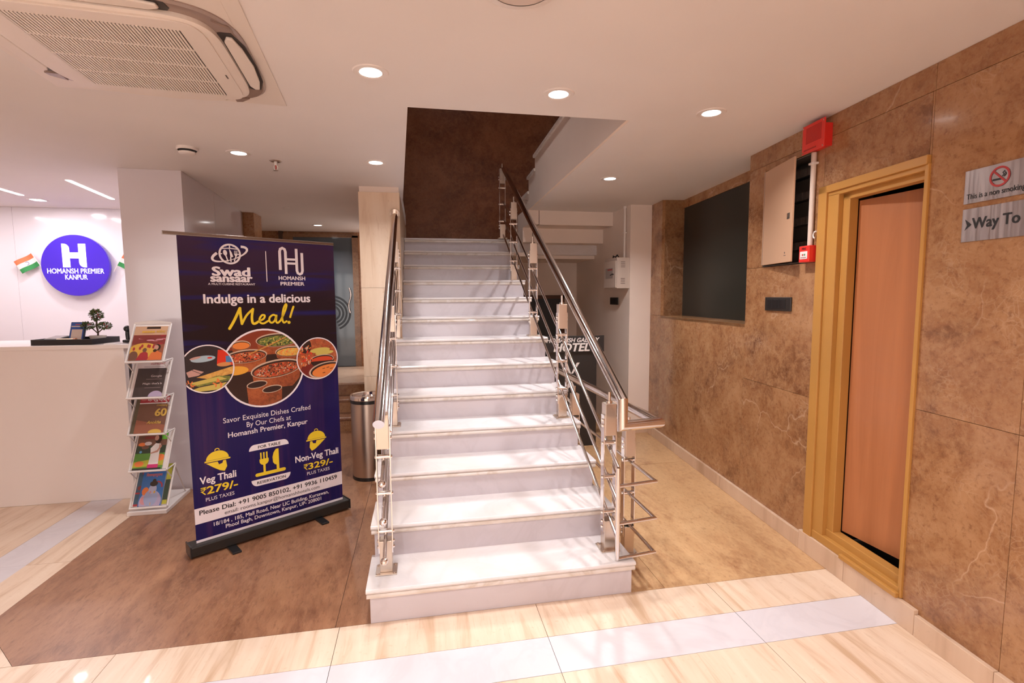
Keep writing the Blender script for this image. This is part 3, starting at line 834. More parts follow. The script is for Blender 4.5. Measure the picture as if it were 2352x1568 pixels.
# ------------------------------------------------------------------ roll-up banner
bn = tag(empty('roll_up_banner', (-1.372, .842, 0), .5986), 'navy roll-up banner advertising a meal with food photos beside the stair', 'banner')
def navy():
    m = mat('banner_print', (.02, .018, .06, 1), .30, coat=.06, spec=.2); t = NT(m)
    tc = t.n('ShaderNodeTexCoord'); sx = t.n('ShaderNodeSeparateXYZ'); t.l(tc.outputs['Object'], sx.inputs[0])
    mr = t.n('ShaderNodeMapRange'); mr.inputs[1].default_value = .0; mr.inputs[2].default_value = 1.9
    t.l(sx.outputs[2], mr.inputs[0])
    c = t.ramp(mr.outputs[0], [(.0, rgb(30, 24, 78)), (.50, rgb(32, 24, 80)), (.66, rgb(34, 22, 26)), (.80, rgb(40, 26, 34)), (1.0, rgb(62, 42, 70))])
    # printed curtain folds below, reflections painted in as horizontal blue bands above
    v1 = t.coords((16, 1, .5), rand=False); n1 = t.noise(v1, 1, 4, .6, .3)
    lowm = t.ramp(mr.outputs[0], [(.50, BW(.55)), (.62, BW(0))])
    f = t.n('ShaderNodeMath', operation='MULTIPLY'); t.l(t.ramp(n1, [(.5, BW(0)), (.72, BW(1))]), f.inputs[0]); t.l(lowm, f.inputs[1])
    c = t.mix(f.outputs[0], c, rgb(70, 40, 82))
    v2 = t.coords((.8, 1, 9), rand=False); n2 = t.noise(v2, 1.2, 3, .5, .4)
    him = t.ramp(mr.outputs[0], [(.56, BW(0)), (.66, BW(.75))])
    f2 = t.n('ShaderNodeMath', operation='MULTIPLY'); t.l(t.ramp(n2, [(.52, BW(0)), (.64, BW(1))]), f2.inputs[0]); t.l(him, f2.inputs[1])
    c = t.mix(f2.outputs[0], c, rgb(34, 32, 96))
    t.out(c); return m
NAVY = navy()
BX0, BX1, BZ0, BZ1 = .027, .952, .057, 1.902
sheet = MB().box(BX0, BX1, -.001, .001, BZ0, BZ1).build('sheet', NAVY, bn, loc=(0, -.01, 0))
base = MB().box(-.012, .985, -.055, .055, .012, .075).build('base_case', mat('black_metal', (.016, .014, .013, 1), .38), bn, bevel=.008)
for x in (-.016, .981): MB().box(x, x + .008, -.058, .058, .010, .080).build('end_cap', M_BLACK, base, bevel=.003)
for x in (.18, .73): MB().box(x, x + .05, -.16, .16, .0, .012).build('foot', M_BLACK, bn, bevel=.003)
MB().box(-.042, .955, -.016, .004, 1.895, 1.915).build('top_rail', mat('rail_steel', (.30, .26, .24, 1), .25, metal=1), bn, bevel=.003)
MB().cyl((.47, .02, .07), (.47, .004, 1.90), .008, n=10).build('support_pole', M_STEELB, bn)
BW_ = mat('banner_white', (.78, .70, .74, 1), .3); BY = mat('banner_yellow', (.78, .56, .03, 1), .3); BK = mat('banner_black', (.012, .01, .014, 1), .4); BN = mat('banner_navy_ink', (.018, .014, .06, 1), .3)
Y0 = -.0115
# globe emblem
p = Print(Y0)
gx, gz, gr = .294, 1.802, .056
p.ring(gx, gz, gr, .011, BW_)
p.ring(gx, gz, gr * .62, .004, BW_, 40, rz=gr, a0=.9, a1=PI - .9)
p.stroke([(gx - gr * .8, gz + gr * .55), (gx, gz + gr * .62), (gx + gr * .8, gz + gr * .55)], .006, BW_)
p.stroke([(gx, gz + gr), (gx, gz + gr * .6)], .006, BW_)
for s in (-1, 1): p.stroke([(gx + s * gr * .95, gz), (gx + s * gr * .75, gz)], .006, BW_)
p.ell(gx - .026, gz + .007, .011, .017, BW_, 18, .15); p.stroke([(gx - .024, gz - .005), (gx - .012, gz - .045)], .007, BW_)
p.poly([(gx - .004, gz + .035), (gx + .010, gz + .010), (gx + .018, gz - .016), (gx + .002, gz - .02)], BW_); p.stroke([(gx + .003, gz - .018), (gx + .004, gz - .047)], .007, BW_)
for d in (-.007, 0, .007): p.stroke([(gx + .033 + d, gz + .022), (gx + .032 + d * .9, gz)], .0032, BW_)
p.poly([(gx + .022, gz + .003), (gx + .043, gz + .003), (gx + .036, gz - .014), (gx + .029, gz - .014)], BW_); p.stroke([(gx + .032, gz - .012), (gx + .022, gz - .043)], .006, BW_)
orb = [(gx + .102 * math.cos(a) * math.cos(.35) - .034 * math.sin(a) * math.sin(.35), gz + .102 * math.cos(a) * math.sin(.35) + .034 * math.sin(a) * math.cos(.35)) for a in [PI * .72 + k / 40 * (2 * PI * .76) for k in range(41)]]
p.stroke(orb, [.003 + .012 * abs(math.cos(PI * k / 40)) for k in range(41)], BW_)
p.build('globe_emblem', sheet); 
tx = lambda *a, **k: text('lettering', *a, parent=sheet, y=Y0 + .010 - .0105, **k)
def T_(body, x0, x1, zb, m, **k): return text('lettering', body, x0, x1, zb, m, sheet, y=-.0022, **k)
T_('Swad', .198, .402, 1.672, BW_, h=.052, bold=.05)
T_('sansaar', .187, .415, 1.636, BW_, h=.030, bold=.05)
T_('A MULTI CUISINE RESTAURANT', .171, .431, 1.616, BW_, h=.012, bold=.015)
q = Print(-.0015)
q.rect(.5005, .5055, 1.64, 1.832, BW_)
q.build('divider', sheet); q = Print(-.0015)
# interlocked H emblem
hx, hz_ = .660, 1.775
for s in (1, -1):
    q.stroke([(hx - s * .071, hz_ - s * .058), (hx - s * .071, hz_ + s * .060), (hx - s * .066, hz_ + s * .076), (hx - s * .053, hz_ + s * .083), (hx - s * .040, hz_ + s * .076), (hx - s * .035, hz_ + s * .060), (hx - s * .035, hz_ - s * .083)], .0175, BW_)
q.stroke([(hx - .035, hz_ + .012), (hx + .035, hz_ + .012)], .014, BW_); q.stroke([(hx - .035, hz_ - .014), (hx + .035, hz_ - .014)], .014, BW_)
q.build('hotel_emblem', sheet); q = Print(-.0015)
# word in brush script: strokes
def cur(pts, n=8):
    out = []
    P4 = [pts[0]] + pts + [pts[-1]]
    for i in range(1, len(P4) - 2):
        p0, p1, p2, p3 = P4[i - 1:i + 3]
        for k in range(n):
            t = k / n
            out.append(tuple(.5 * (2 * p1[j] + (p2[j] - p0[j]) * t + (2 * p0[j] - 5 * p1[j] + 4 * p2[j] - p3[j]) * t * t + (-p0[j] + 3 * p1[j] - 3 * p2[j] + p3[j]) * t ** 3) for j in (0, 1)))
    return out + [pts[-1]]
for pts, w in (([(.272, 1.352), (.300, 1.40), (.336, 1.475)], .016), ([(.336, 1.475), (.338, 1.43), (.343, 1.378)], .015), ([(.343, 1.378), (.372, 1.43), (.410, 1.468)], .013), ([(.410, 1.468), (.402, 1.42), (.404, 1.385), (.416, 1.376), (.438, 1.388)], .015),
               ([(.438, 1.388), (.470, 1.405), (.478, 1.425), (.462, 1.428), (.446, 1.405), (.450, 1.382), (.470, 1.376), (.500, 1.392)], .012),
               ([(.548, 1.42), (.530, 1.428), (.508, 1.412), (.506, 1.388), (.520, 1.378), (.538, 1.392), (.550, 1.425), (.546, 1.388), (.556, 1.376), (.574, 1.39)], .012),
               ([(.574, 1.39), (.600, 1.44), (.616, 1.485), (.610, 1.494), (.594, 1.46), (.586, 1.40), (.594, 1.376), (.612, 1.384)], .012),
               ([(.660, 1.478), (.646, 1.44), (.636, 1.41)], .013)):
    c = cur(pts); q.stroke(c, w, BY); q.ell(*c[0], w / 2, w / 2, BY, 10); q.ell(*c[-1], w / 2, w / 2, BY, 10)
q.ell(.627, 1.376, .010, .010, BY, 14)
q.build('script_word', sheet)
text('lettering', 'HOMANSH', .576, .746, 1.653, BW_, sheet, y=-.0022, h=.024, bold=.03)
text('lettering', 'PREMIER', .586, .739, 1.618, BW_, sheet, y=-.0022, h=.022, bold=.03)
T_('Indulge in a delicious', .143, .773, 1.508, BW_, h=.052, bold=.035)
# food photographs in rings
CU = brown_marble('print_copper', (.05, .012, .006, 1), (.24, .045, .016, 1), (.42, .11, .035, 1), (.5, .2, .06, 1), .3, 2.5, .2, .1, 0)
ST = brown_marble('print_stew', (.05, .008, .005, 1), (.28, .03, .012, 1), (.55, .14, .05, 1), (.65, .4, .15, 1), .3, 14, .6, .3)
RI = brown_marble('print_rice', (.35, .13, .03, 1), (.62, .30, .06, 1), (.75, .45, .12, 1), (.8, .6, .3, 1), .3, 12, .4, .3)
GRN = brown_marble('print_greens', (.012, .045, .015, 1), (.08, .12, .03, 1), (.35, .33, .06, 1), (.6, .5, .1, 1), .3, 12, .4, .3)
CUR = mat('print_curry', (.72, .21, .045, 1), .3); BRW = mat('print_dark_brown', (.028, .010, .008, 1), .3); YEL = mat('print_dal', (.72, .33, .04, 1), .3); RIMM = mat('print_rim', (.55, .40, .30, 1), .3)
REDP = mat('print_red_cloth', (.62, .03, .012, 1), .3); SKIN = mat('print_skin', (.50, .28, .24, 1), .35); BLP = mat('print_blue', (.07, .2, .42, 1), .3); GRP = mat('print_plate', (.35, .45, .52, 1), .3); LEM = mat('print_lemon', (.55, .43, .10, 1), .3); CAR = mat('print_carrot', (.72, .19, .05, 1), .3)
def circ(cx, cz, r, n=40): return [(cx + r * math.cos(2 * PI * k / n), cz + r * math.sin(2 * PI * k / n)) for k in range(n)]
def clipx(c): return [(min(max(x, BX0 + .0005), BX1 - .0005), z) for x, z in c]
# large ring
p = Print(-.0024, .000004); cx, cz, r = .461, 1.090, .243
p.clip = circ(cx, cz, r); p.ell(cx, cz, r, r, BRW, 48)
def pot_(x, z, rx, rz, food, tilt=0.0, body=.11, bm=None):
    bm = bm or CU
    p.poly([(x - rx * .96, z), (x - rx * .90, z - body * .6), (x - rx * .6, z - body), (x + rx * .6, z - body), (x + rx * .90, z - body * .6), (x + rx * .96, z)], bm)
    p.ell(x, z, rx, rz, RIMM, 32, tilt); p.ell(x, z - .003, rx * .95, rz * .88, BRW, 32, tilt); p.ell(x, z - rz * .12, rx * .90, rz * .74, food, 32, tilt)
    if food is ST or food is RI or food is GRN:
        for k_ in range(int(900 * rx)):
            a_, r_ = rnd.uniform(0, 6.28), math.sqrt(rnd.random())
            ex, ez = rx * .84 * r_ * math.cos(a_), rz * .66 * r_ * math.sin(a_)
            pal = (REDP, CAR, BRW, BRW, mat('print_tomato', (.55, .06, .02, 1), .3), RIMM) if food is ST else ((LEM, CAR, YEL) if food is RI else (LEM, mat('print_leaf', (.05, .12, .03, 1), .3), BRW))
            p.ell(x + ex * math.cos(tilt) - ez * math.sin(tilt), z - rz * .12 + ez + ex * math.sin(tilt), rnd.uniform(.004, .009), rnd.uniform(.002, .004), rnd.choice(pal), 7, rnd.uniform(0, 3))
p.poly([(cx - .25, cz + .13), (cx - .25, cz + .3), (cx + .3, cz + .3), (cx + .3, cz + .10)], mat('print_red_brown', (.22, .035, .015, 1), .3))
pot_(cx - .13, cz + .155, .055, .03, CUR, 0, .06); pot_(cx + .09, cz + .175, .135, .045, GRN, 0, .09); pot_(cx + .17, cz + .095, .10, .035, RI, 0, .06)
pot_(cx - .105, cz + .085, .125, .042, ST, .05, .10)
p.ell(cx - .17, cz + .0, .075, .028, YEL, 24)
pot_(cx + .075, cz - .01, .16, .058, ST, .10, .125)
p.stroke([(cx - .09, cz + .095), (cx + .05, cz + .15), (cx + .17, cz + .205)], .007, mat('print_gold', (.55, .25, .06, 1), .3))
for ux_0, uz, rr_ in ((cx - .05, cz - .10, .062), (cx + .04, cz - .14, .062)):
    p.poly([(ux_0 - rr_, uz), (ux_0 - rr_ * .85, uz - .16), (ux_0 + rr_ * .85, uz - .16), (ux_0 + rr_, uz)], CU)
    p.ell(ux_0, uz, rr_, .024, RIMM, 24, .08); p.ell(ux_0, uz - .001, rr_ * .92, .019, BRW, 24, .08)
p.clip = None; p.ring(cx, cz, r + .004, .011, BW_)
p.build('food_photo', sheet)
# left ring
p = Print(-.0070, .00002); cx, cz, r = .140, 1.118, .139
clip_l = clipx(circ(cx, cz, r, 56)); p.clip = clip_l; p.ell(cx, cz, r, r, mat('print_night', (.025, .018, .022, 1), .3), 48)
p.poly([(cx + .05, cz + .02), (cx + .06, cz + .11), (cx + .14, cz + .10), (cx + .14, cz + .01)], REDP); p.rect(cx + .10, cz * 0 + cx + .14, cz + .03, cz + .07, BLP)
p.ell(cx - .02, cz + .062, .065, .019, GRP, 24, .06); p.ell(cx + .015, cz + .066, .014, .005, REDP, 12)
p.ell(cx - .06, cz + .070, .03, .007, SKIN, 14, .2)
p.ell(cx + .09, cz + .020, .04, .013, mat('print_bread', (.6, .24, .08, 1), .3), 18)
p.poly([(cx - .11, cz - .01), (cx - .07, cz + .005), (cx - .02, cz - .015), (cx - .05, cz - .035), (cx - .10, cz - .04)], SKIN); p.stroke([(cx - .08, cz), (cx + .0, cz - .045)], .003, BK)
p.poly([(cx - .06, cz - .045), (cx + .14, cz + .005), (cx + .15, cz - .04), (cx, cz - .06)], RI); p.poly([(cx - .10, cz - .085), (cx + .05, cz - .045), (cx + .12, cz - .055), (cx + .12, cz - .08), (cx - .05, cz - .1)], GRN)
p.poly([(cx - .10, cz - .075), (cx + .06, cz - .05), (cx + .10, cz - .07), (cx - .06, cz - .09)], LEM)
p.poly([(cx - .13, cz - .13), (cx - .05, cz - .105), (cx + .10, cz - .09), (cx + .06, cz - .13)], LEM)
for k in range(9):
    a = rnd.uniform(0, 6); ox = cx - .105 + rnd.uniform(-.015, .02); oz = cz - .085 + rnd.uniform(-.015, .01); p.stroke([(ox, oz), (ox + .025 * math.cos(a), oz + .02 * math.sin(a))], .006, CAR)
    ox = cx + .045 + rnd.uniform(-.02, .03); oz = cz - .095 + rnd.uniform(-.015, .015); p.stroke([(ox, oz), (ox + .02 * math.cos(a), oz + .02 * math.sin(a))], .008, CAR)
p.clip = [(BX0, .9), (BX1, .9), (BX1, 1.4), (BX0, 1.4)]; p.ring(cx, cz, r + .003, .007, BW_); p.clip = None
p.build('food_photo', sheet)
# right ring
p = Print(-.0070, .00002); cx, cz, r = .807, 1.121, .138
p.clip = clipx(circ(cx, cz, r, 56)); p.ell(cx, cz, r, r, ST, 48)
p.ell(cx - .08, cz + .09, .04, .05, BRW, 20); p.ell(cx - .07, cz - .08, .05, .05, mat('print_dark_red', (.16, .015, .01, 1), .3), 20)
p.ell(cx + .02, cz + .055, .07, .018, LEM, 24, .05); p.ell(cx + .05, cz + .035, .065, .014, LEM, 24, .08)
p.ell(cx + .03, cz - .01, .085, .034, RIMM, 28, .05); p.ell(cx + .03, cz - .010, .080, .029, BRW, 28, .05); p.ell(cx + .03, cz - .014, .076, .025, mat('print_tomato', (.55, .06, .02, 1), .3), 28, .05)
p.poly([(cx - .06, cz - .02), (cx + .12, cz - .02), (cx + .09, cz - .05), (cx - .03, cz - .05)], BRW)
p.ell(cx + .06, cz - .085, .125, .055, RIMM, 32, .12); p.ell(cx + .062, cz - .084, .115, .047, BRW, 32, .12); p.ell(cx + .066, cz - .090, .108, .041, CUR, 32, .12)
for ax, az in ((.03, -.075), (.06, -.07), (.085, -.08), (.03, -.105)): p.stroke([(cx + ax, cz + az), (cx + ax + .02, cz + az + .003)], .004, BRW)
for k in range(46):
    a = rnd.uniform(0, 6); ox = cx - .10 + rnd.uniform(-.02, .06); oz = cz + .02 + rnd.uniform(-.06, .07); p.ell(ox, oz, .009, .004, rnd.choice((CAR, REDP, RIMM)), 8, a)
p.clip = [(BX0, .9), (BX1, .9), (BX1, 1.4), (BX0, 1.4)]; p.ring(cx, cz, r + .003, .007, BW_); p.clip = None
p.build('food_photo', sheet)
T_('Savor Exquisite Dishes Crafted', .207, .744, .775, BW_, h=.032)
T_('By Our Chefs at', .338, .611, .727, BW_, h=.032)
T_('Homansh Premier, Kanpur', .230, .720, .680, BW_, h=.032, bold=.018)
# table reservation block
p = Print(-.0015)
def halfbox(x0, x1, z0, z1, top):
    r = (z1 - z0) * .9; pts = []
    if top: pts = [(x0, z0), (x1, z0)] + [(x1 - r + r * math.cos(a), z0 + r * math.sin(a) * (z1 - z0) / r) for a in [PI / 2 * k / 6 for k in range(7)]] + [(x0 + r - r * math.sin(a), z0 + math.cos(a) * (z1 - z0)) for a in [PI / 2 * k / 6 for k in range(7)]]
    else: pts = [(x1, z1), (x0, z1)] + [(x0 + r - r * math.cos(a), z1 - math.sin(a) * (z1 - z0)) for a in [PI / 2 * k / 6 for k in range(7)]] + [(x1 - r + r * math.sin(a), z1 - math.cos(a) * (z1 - z0)) for a in [PI / 2 * k / 6 for k in range(7)]]
    p.poly(pts, BW_)
halfbox(.343, .589, .566, .604, True); p.build('label_box', sheet); p = Print(-.0015)
halfbox(.348, .592, .331, .373, False)
p.build('label_box', sheet); p = Print(-.0015)
p.rect(.384, .552, .392, .414, BY); p.ell(.384, .403, .011, .011, BY, 14); p.ell(.552, .403, .011, .011, BY, 14)
for x in (.412, .430, .448): p.stroke([(x, .545), (x, .50)], .009, BY)
p.ell(.430, .488, .028, .026, BY, 20, 0, PI, 2 * PI); p.rect(.402, .458, .487, .502, BY); p.rect(.423, .437, .41, .47, BY)
p.poly([(.522, .41), (.522, .55), (.505, .550), (.490, .53), (.482, .50), (.484, .465), (.494, .45), (.505, .445), (.505, .41)], BY)
p.build('cutlery_icon', sheet); p = Print(-.0015)
def cloche(x, z, flip=1):
    p.ell(x, z, .062, .052, BY, 24, 0, 0, PI); p.stroke([(x - .07, z - .006), (x + .07, z - .006)], .009, BY)
    p.ring(x, z + .054, .012, .005, BY, 12, a0=0, a1=PI)
    p.poly([(x - flip * .062, z - .015), (x - flip * .02, z - .05), (x + flip * .01, z - .072), (x + flip * .035, z - .082), (x + flip * .050, z - .055), (x + flip * .045, z - .015), (x + flip * .03, z - .015), (x + flip * .025, z - .03), (x + flip * .006, z - .035), (x - flip * .0, z - .015)], BY)
cloche(.165, .562); p.build('cloche_icon', sheet); p = Print(-.0015)
cloche(.777, .565, -1); p.build('cloche_icon', sheet); p = Print(-.0015)
p.rect(BX0, BX1, .190, .286, BW_); p.build('white_stripe', sheet); p = Print(-.0015)
p.rect(BX0, BX1, .076, .0915, BW_); p.build('white_stripe', sheet)
T_('FOR TABLE', .398, .536, .575, BK, h=.018, bold=.02)
T_('RESERVATION', .382, .560, .343, BK, h=.018, bold=.02)
T_('Veg Thali', .065, .262, .428, BW_, h=.042, bold=.03)
def rupee(x0, x1, z0, h):
    w = x1 - x0; r = Print(-.0022)
    r.rect(x0, x1, z0 + h * .90, z0 + h, BY); r.rect(x0, x1, z0 + h * .68, z0 + h * .78, BY)
    r.stroke([(x0 + w * .1, z0 + h * .95), (x0 + w * .45, z0 + h * .94), (x0 + w * .68, z0 + h * .84), (x0 + w * .72, z0 + h * .70), (x0 + w * .62, z0 + h * .56), (x0 + w * .38, z0 + h * .48), (x0, z0 + h * .47)], h * .11, BY)
    r.stroke([(x0 + w * .12, z0 + h * .50), (x0 + w * .78, z0)], h * .13, BY)
    r.build('rupee_sign', sheet)
rupee(.066, .096, .360, .046)
T_('279/-', .100, .267, .360, BY, h=.046, bold=.03)
T_('PLUS TAXES', .090, .246, .316, BW_, h=.022)
T_('Non-Veg Thali', .628, .931, .425, BW_, h=.042, bold=.03)
rupee(.682, .711, .358, .042)
T_('329/-', .715, .885, .358, BY, h=.042, bold=.03)
T_('PLUS TAXES', .702, .862, .319, BW_, h=.022)
T_('Please Dial: +91 9005 850102, +91 9936 110459', .052, .913, .242, BK, h=.028, bold=.022)
T_('email: rooms.kanpur@homanshhotels.com', .186, .784, .206, BK, h=.024)
T_('18/184 , 185, Mall Road, Near LIC Building, Kursawan,', .124, .848, .152, BW_, h=.024, bold=.015)
T_('Phool Bagh, Downtown, Kanpur, UP- 208001', .188, .793, .118, BW_, h=.024, bold=.015)

# ------------------------------------------------------------------ magazine rack
rk = tag(empty('magazine_rack', (-1.945, 1.57, 0)), 'white zigzag metal rack of newspapers and magazines against the column', 'rack')
RM = mat('rack_white', (.74, .69, .68, 1), .35)
RWD = .122
MB().prism([(-RWD - .006, -.03), (RWD + .006, -.03), (RWD + .006, .0), (.115, .385), (-.115, .385), (-RWD - .006, .0)], 0, .028).build('base', RM, rk, bevel=.003)
tiers = [(.045, .0), (.305, .025), (.567, .045), (.828, .065), (1.085, .085)]
TL, TS = .265, .155     # rise and setback of one sloping pocket
def tp(k, t, d=0.0):
    """point on the slope of tier k at fraction t, d in front of it"""
    z, y = tiers[k]; L = math.hypot(TL, TS); ny, nz = -TL / L, TS / L
    return (y + TS * t + ny * d, z + TL * t + nz * d)
for k in range(5):
    y0, z0 = tp(k, 0); y1, z1 = tp(k, 1.0)
    for s in (-1, 1):
        MB().tube([(s * RWD, y0, z0), (s * RWD, y1, z1)], .0065, 8).build('side_rod', RM, rk)
    MB().tube([(-RWD, y0 - .006, z0), (RWD, y0 - .006, z0)], .0075, 8).build('front_lip', RM, rk)
    b = MB(); e1 = tp(k, .03, -.004); e2 = tp(k, 1.0, -.004)
    b.obox((-RWD + .006, e1[0], e1[1]), (2 * RWD - .012, 0, 0), (0, e2[0] - e1[0], e2[1] - e1[1]), (0, .003, -.002)).build('back_sheet', RM, rk)
    if k == 4:
        pts = [(-RWD, 0)] + [(-RWD + 2 * RWD * i / 12, .014 * math.sin(PI * i / 12) + .012) for i in range(13)] + [(RWD, 0)]
        b = MB(); a0 = tp(4, 1.0)
        for sgn in (0, .004): b.face([(x, a0[0] + sgn, a0[1] + z) for x, z in pts])
        b.build('crest', RM, rk)
    if k < 4:   # link to the pocket above
        yy, zz = tp(k + 1, 0)
        for s in (-1, 1):
            MB().tube([(s * RWD, y1, z1), (s * RWD, yy, zz)], .005, 8).build('link_rod', RM, rk)
            a = tp(k, .62); MB().tube([(s * (RWD - .004), yy, zz), (s * (RWD - .004), a[0] + .02, a[1])], .004, 8).build('strut', RM, rk)
ye, ze = tp(0, .95)
for s in (-1, 1): MB().tube([(s * RWD, ye, ze), (s * (RWD - .02), .33, .03)], .005, 8).build('rear_leg', RM, rk)

# printed matter lying in the pockets
def MG(n_, c=(.5, .26, .20, 1), r=.35): return mat('cover_' + n_, c, r)
def sheet_obj(name, label, cat, k, x0, x1, t0, t1, d, thick, face_mat, draw=None, page=None):
    """flat publication lying on tier k: local x right, local z along the slope"""
    a = tp(k, t0, d); L = math.hypot(TL, TS) * (t1 - t0)
    e_ = tag(empty(name, (rk.location.x + (x0 + x1) / 2, rk.location.y + a[0], a[1])), label, cat, 'reading matter in the rack')
    e_.rotation_euler = (-math.atan2(TS, TL), 0, 0)
    w = (x1 - x0) / 2
    body = MB().box(-w, w, 0, thick, 0, L).build('pages', page or mat('page_edge', (.66, .58, .54, 1), .6), e_)
    pr = Print(-.0002, .00008); pr.clip = [(-w, 0), (w, 0), (w, L), (-w, L)]
    pr.rect(-w, w, 0, L, face_mat)
    if draw: draw(pr, e_, w, L)
    pr.build('cover', e_)
    return e_
ORG = MG('orange', (.62, .16, .05, 1)); YLW = MG('yellow', (.62, .36, .06, 1)); MAR = MG('maroon', (.22, .04, .035, 1)); PNK = MG('pink', (.55, .25, .28, 1)); DGR = MG('dark', (.05, .035, .035, 1)); NWS = MG('newsprint', (.58, .50, .50, 1)); HRED = MG('header_red', (.35, .03, .04, 1)); BRN = MG('brown', (.16, .075, .05, 1)); GLD = MG('gold', (.62, .40, .08, 1)); GREEN = MG('green', (.10, .26, .04, 1)); DGREEN = MG('dark_green', (.03, .05, .03, 1)); BLUE = MG('blue', (.035, .14, .40, 1)); TEAL = MG('teal', (.05, .10, .16, 1)); WHT = MG('white', (.74, .70, .70, 1)); HAIR = MG('hair', (.03, .015, .01, 1)); LIL = MG('lilac', (.40, .33, .48, 1)); CREAM = MG('cream', (.55, .34, .22, 1))
def d_red(pr, e_, w, L):
    pr.rect(-w, w, L * .44, L * .74, MAR); pr.rect(-w, w, 0, L * .46, MG('rust', (.28, .10, .06, 1))); pr.rect(-w * .3, w * .55, L * .92, L * .985, HAIR)
    for i in range(26):
        pr.ell(rnd.uniform(-w, w), rnd.uniform(L * .46, L * .75), rnd.uniform(.01, .03), .006, rnd.choice((MAR, HRED, PNK, MAR)), 12)
    pr.ell(-w * .2, L * .28, w * .9, L * .22, YLW, 24); pr.ell(-w * .75, L * .12, .03, .04, BRN, 14)
    for i in range(7): pr.ell(rnd.uniform(-w * .8, w * .4), rnd.uniform(L * .3, L * .42), .008, .014, HRED, 10)
    pr.poly([(-w * .55, 0), (-w * .35, L * .2), (-w * .1, L * .26), (w * .1, L * .2), (w * .2, 0)], HRED); pr.ell(-w * .12, L * .29, .014, .017, BRN, 14)
    pr.poly([(w * .12, 0), (w * .3, L * .2), (w * .55, L * .28), (w * .95, L * .2), (w, 0)], ORG); pr.ell(w * .62, L * .36, .020, .026, HAIR, 16); pr.ell(w * .55, L * .36, .015, .020, MG('face', (.50, .26, .20, 1)), 16); pr.ell(w * .5, L * .27, .012, .012, HAIR, 12)
    text('title', '\u0938\u0902\u0926\u0947\u0936', w * .35, w * .9, L * .80, YLW, e_, y=-.003, h=.024, bold=.02)
    for i in range(5): pr.ell(-w * .45 + i * .017, L * .83, .009, .009, YLW, 8)
sheet_obj('magazine', 'red and gold magazine with two robed figures in the top pocket', 'magazine', 4, -.108, .108, .04, .93, .003, .006, CREAM, d_red)
def d_sun(pr, e_, w, L):
    pr.rect(-w * .55, w * .75, L * .80, L * .808, BK); text('title', 'SUNDAY', -w * .15, w * .8, L * .86, HRED, e_, y=-.003, h=.018)
sheet_obj('newspaper', 'grey newspaper page headed SUNDAY in the second pocket', 'newspaper', 3, -.100, .108, .03, .97, .0015, .003, NWS, d_sun)
def d_dark(pr, e_, w, L):
    pr.ell(w * .55, 0, w * .5, L * .2, LIL, 24)
    text('title', 'Google', w * .0, w * .75, L * .68, NWS, e_, y=-.003, h=.016); text('title', "Magic that's b", -w * .45, w * .85, L * .42, NWS, e_, y=-.003, h=.014, bold=.015)
    for z in (.60, .30): pr.rect(-w * .3, w * .8, L * z, L * z + .004, MG('grey_line', (.2, .15, .15, 1)))
sheet_obj('newspaper', 'dark brown advertisement sheet in the second pocket', 'newspaper', 3, -.085, .105, .02, .74, .008, .003, DGR, d_dark)
def d_hin(pr, e_, w, L):
    pr.rect(-w, w, L * .80, L, HRED); pr.rect(-w, w, L * .775, L * .795, WHT); pr.ell(-w * .75, L * .89, .02, .012, MG('emblem', (.42, .12, .12, 1)), 12)
    pr.poly([(-w, 0), (w, 0), (w, L * .2), (-w, L * .35)], MG('rust', (.28, .10, .06, 1)))
    text('title', '\u093f\u0939\u0928\u094d\u0926\u0941\u0938\u094d\u0924\u093e\u0928', -w * .5, w * 1.0, L * .85, WHT, e_, y=-.003, h=.030, bold=.02)
    text('title', '60', w * .2, w * .95, L * .44, GLD, e_, y=-.003, h=.055, bold=.04)
    text('title', 'Celebrating', w * .2, w * .95, L * .70, GLD, e_, y=-.003, h=.014, shear=.3)
    text('title', 'Anokha', -w * .25, w * .7, L * .24, GLD, e_, y=-.003, h=.022, bold=.02, shear=.3)
    pr.ell(w * .4, L * .02, w * .45, L * .08, GLD, 20)
sheet_obj('magazine', 'dark magazine mostly hidden at the back of the third pocket', 'magazine', 2, -.112, .09, .03, .95, .0015, .003, MG('khaki', (.10, .08, .05, 1)))
sheet_obj('newspaper', 'brown newspaper with red Hindi masthead and gold 60 in the third pocket', 'newspaper', 2, -.085, .108, .02, .96, .006, .004, BRN, d_hin)
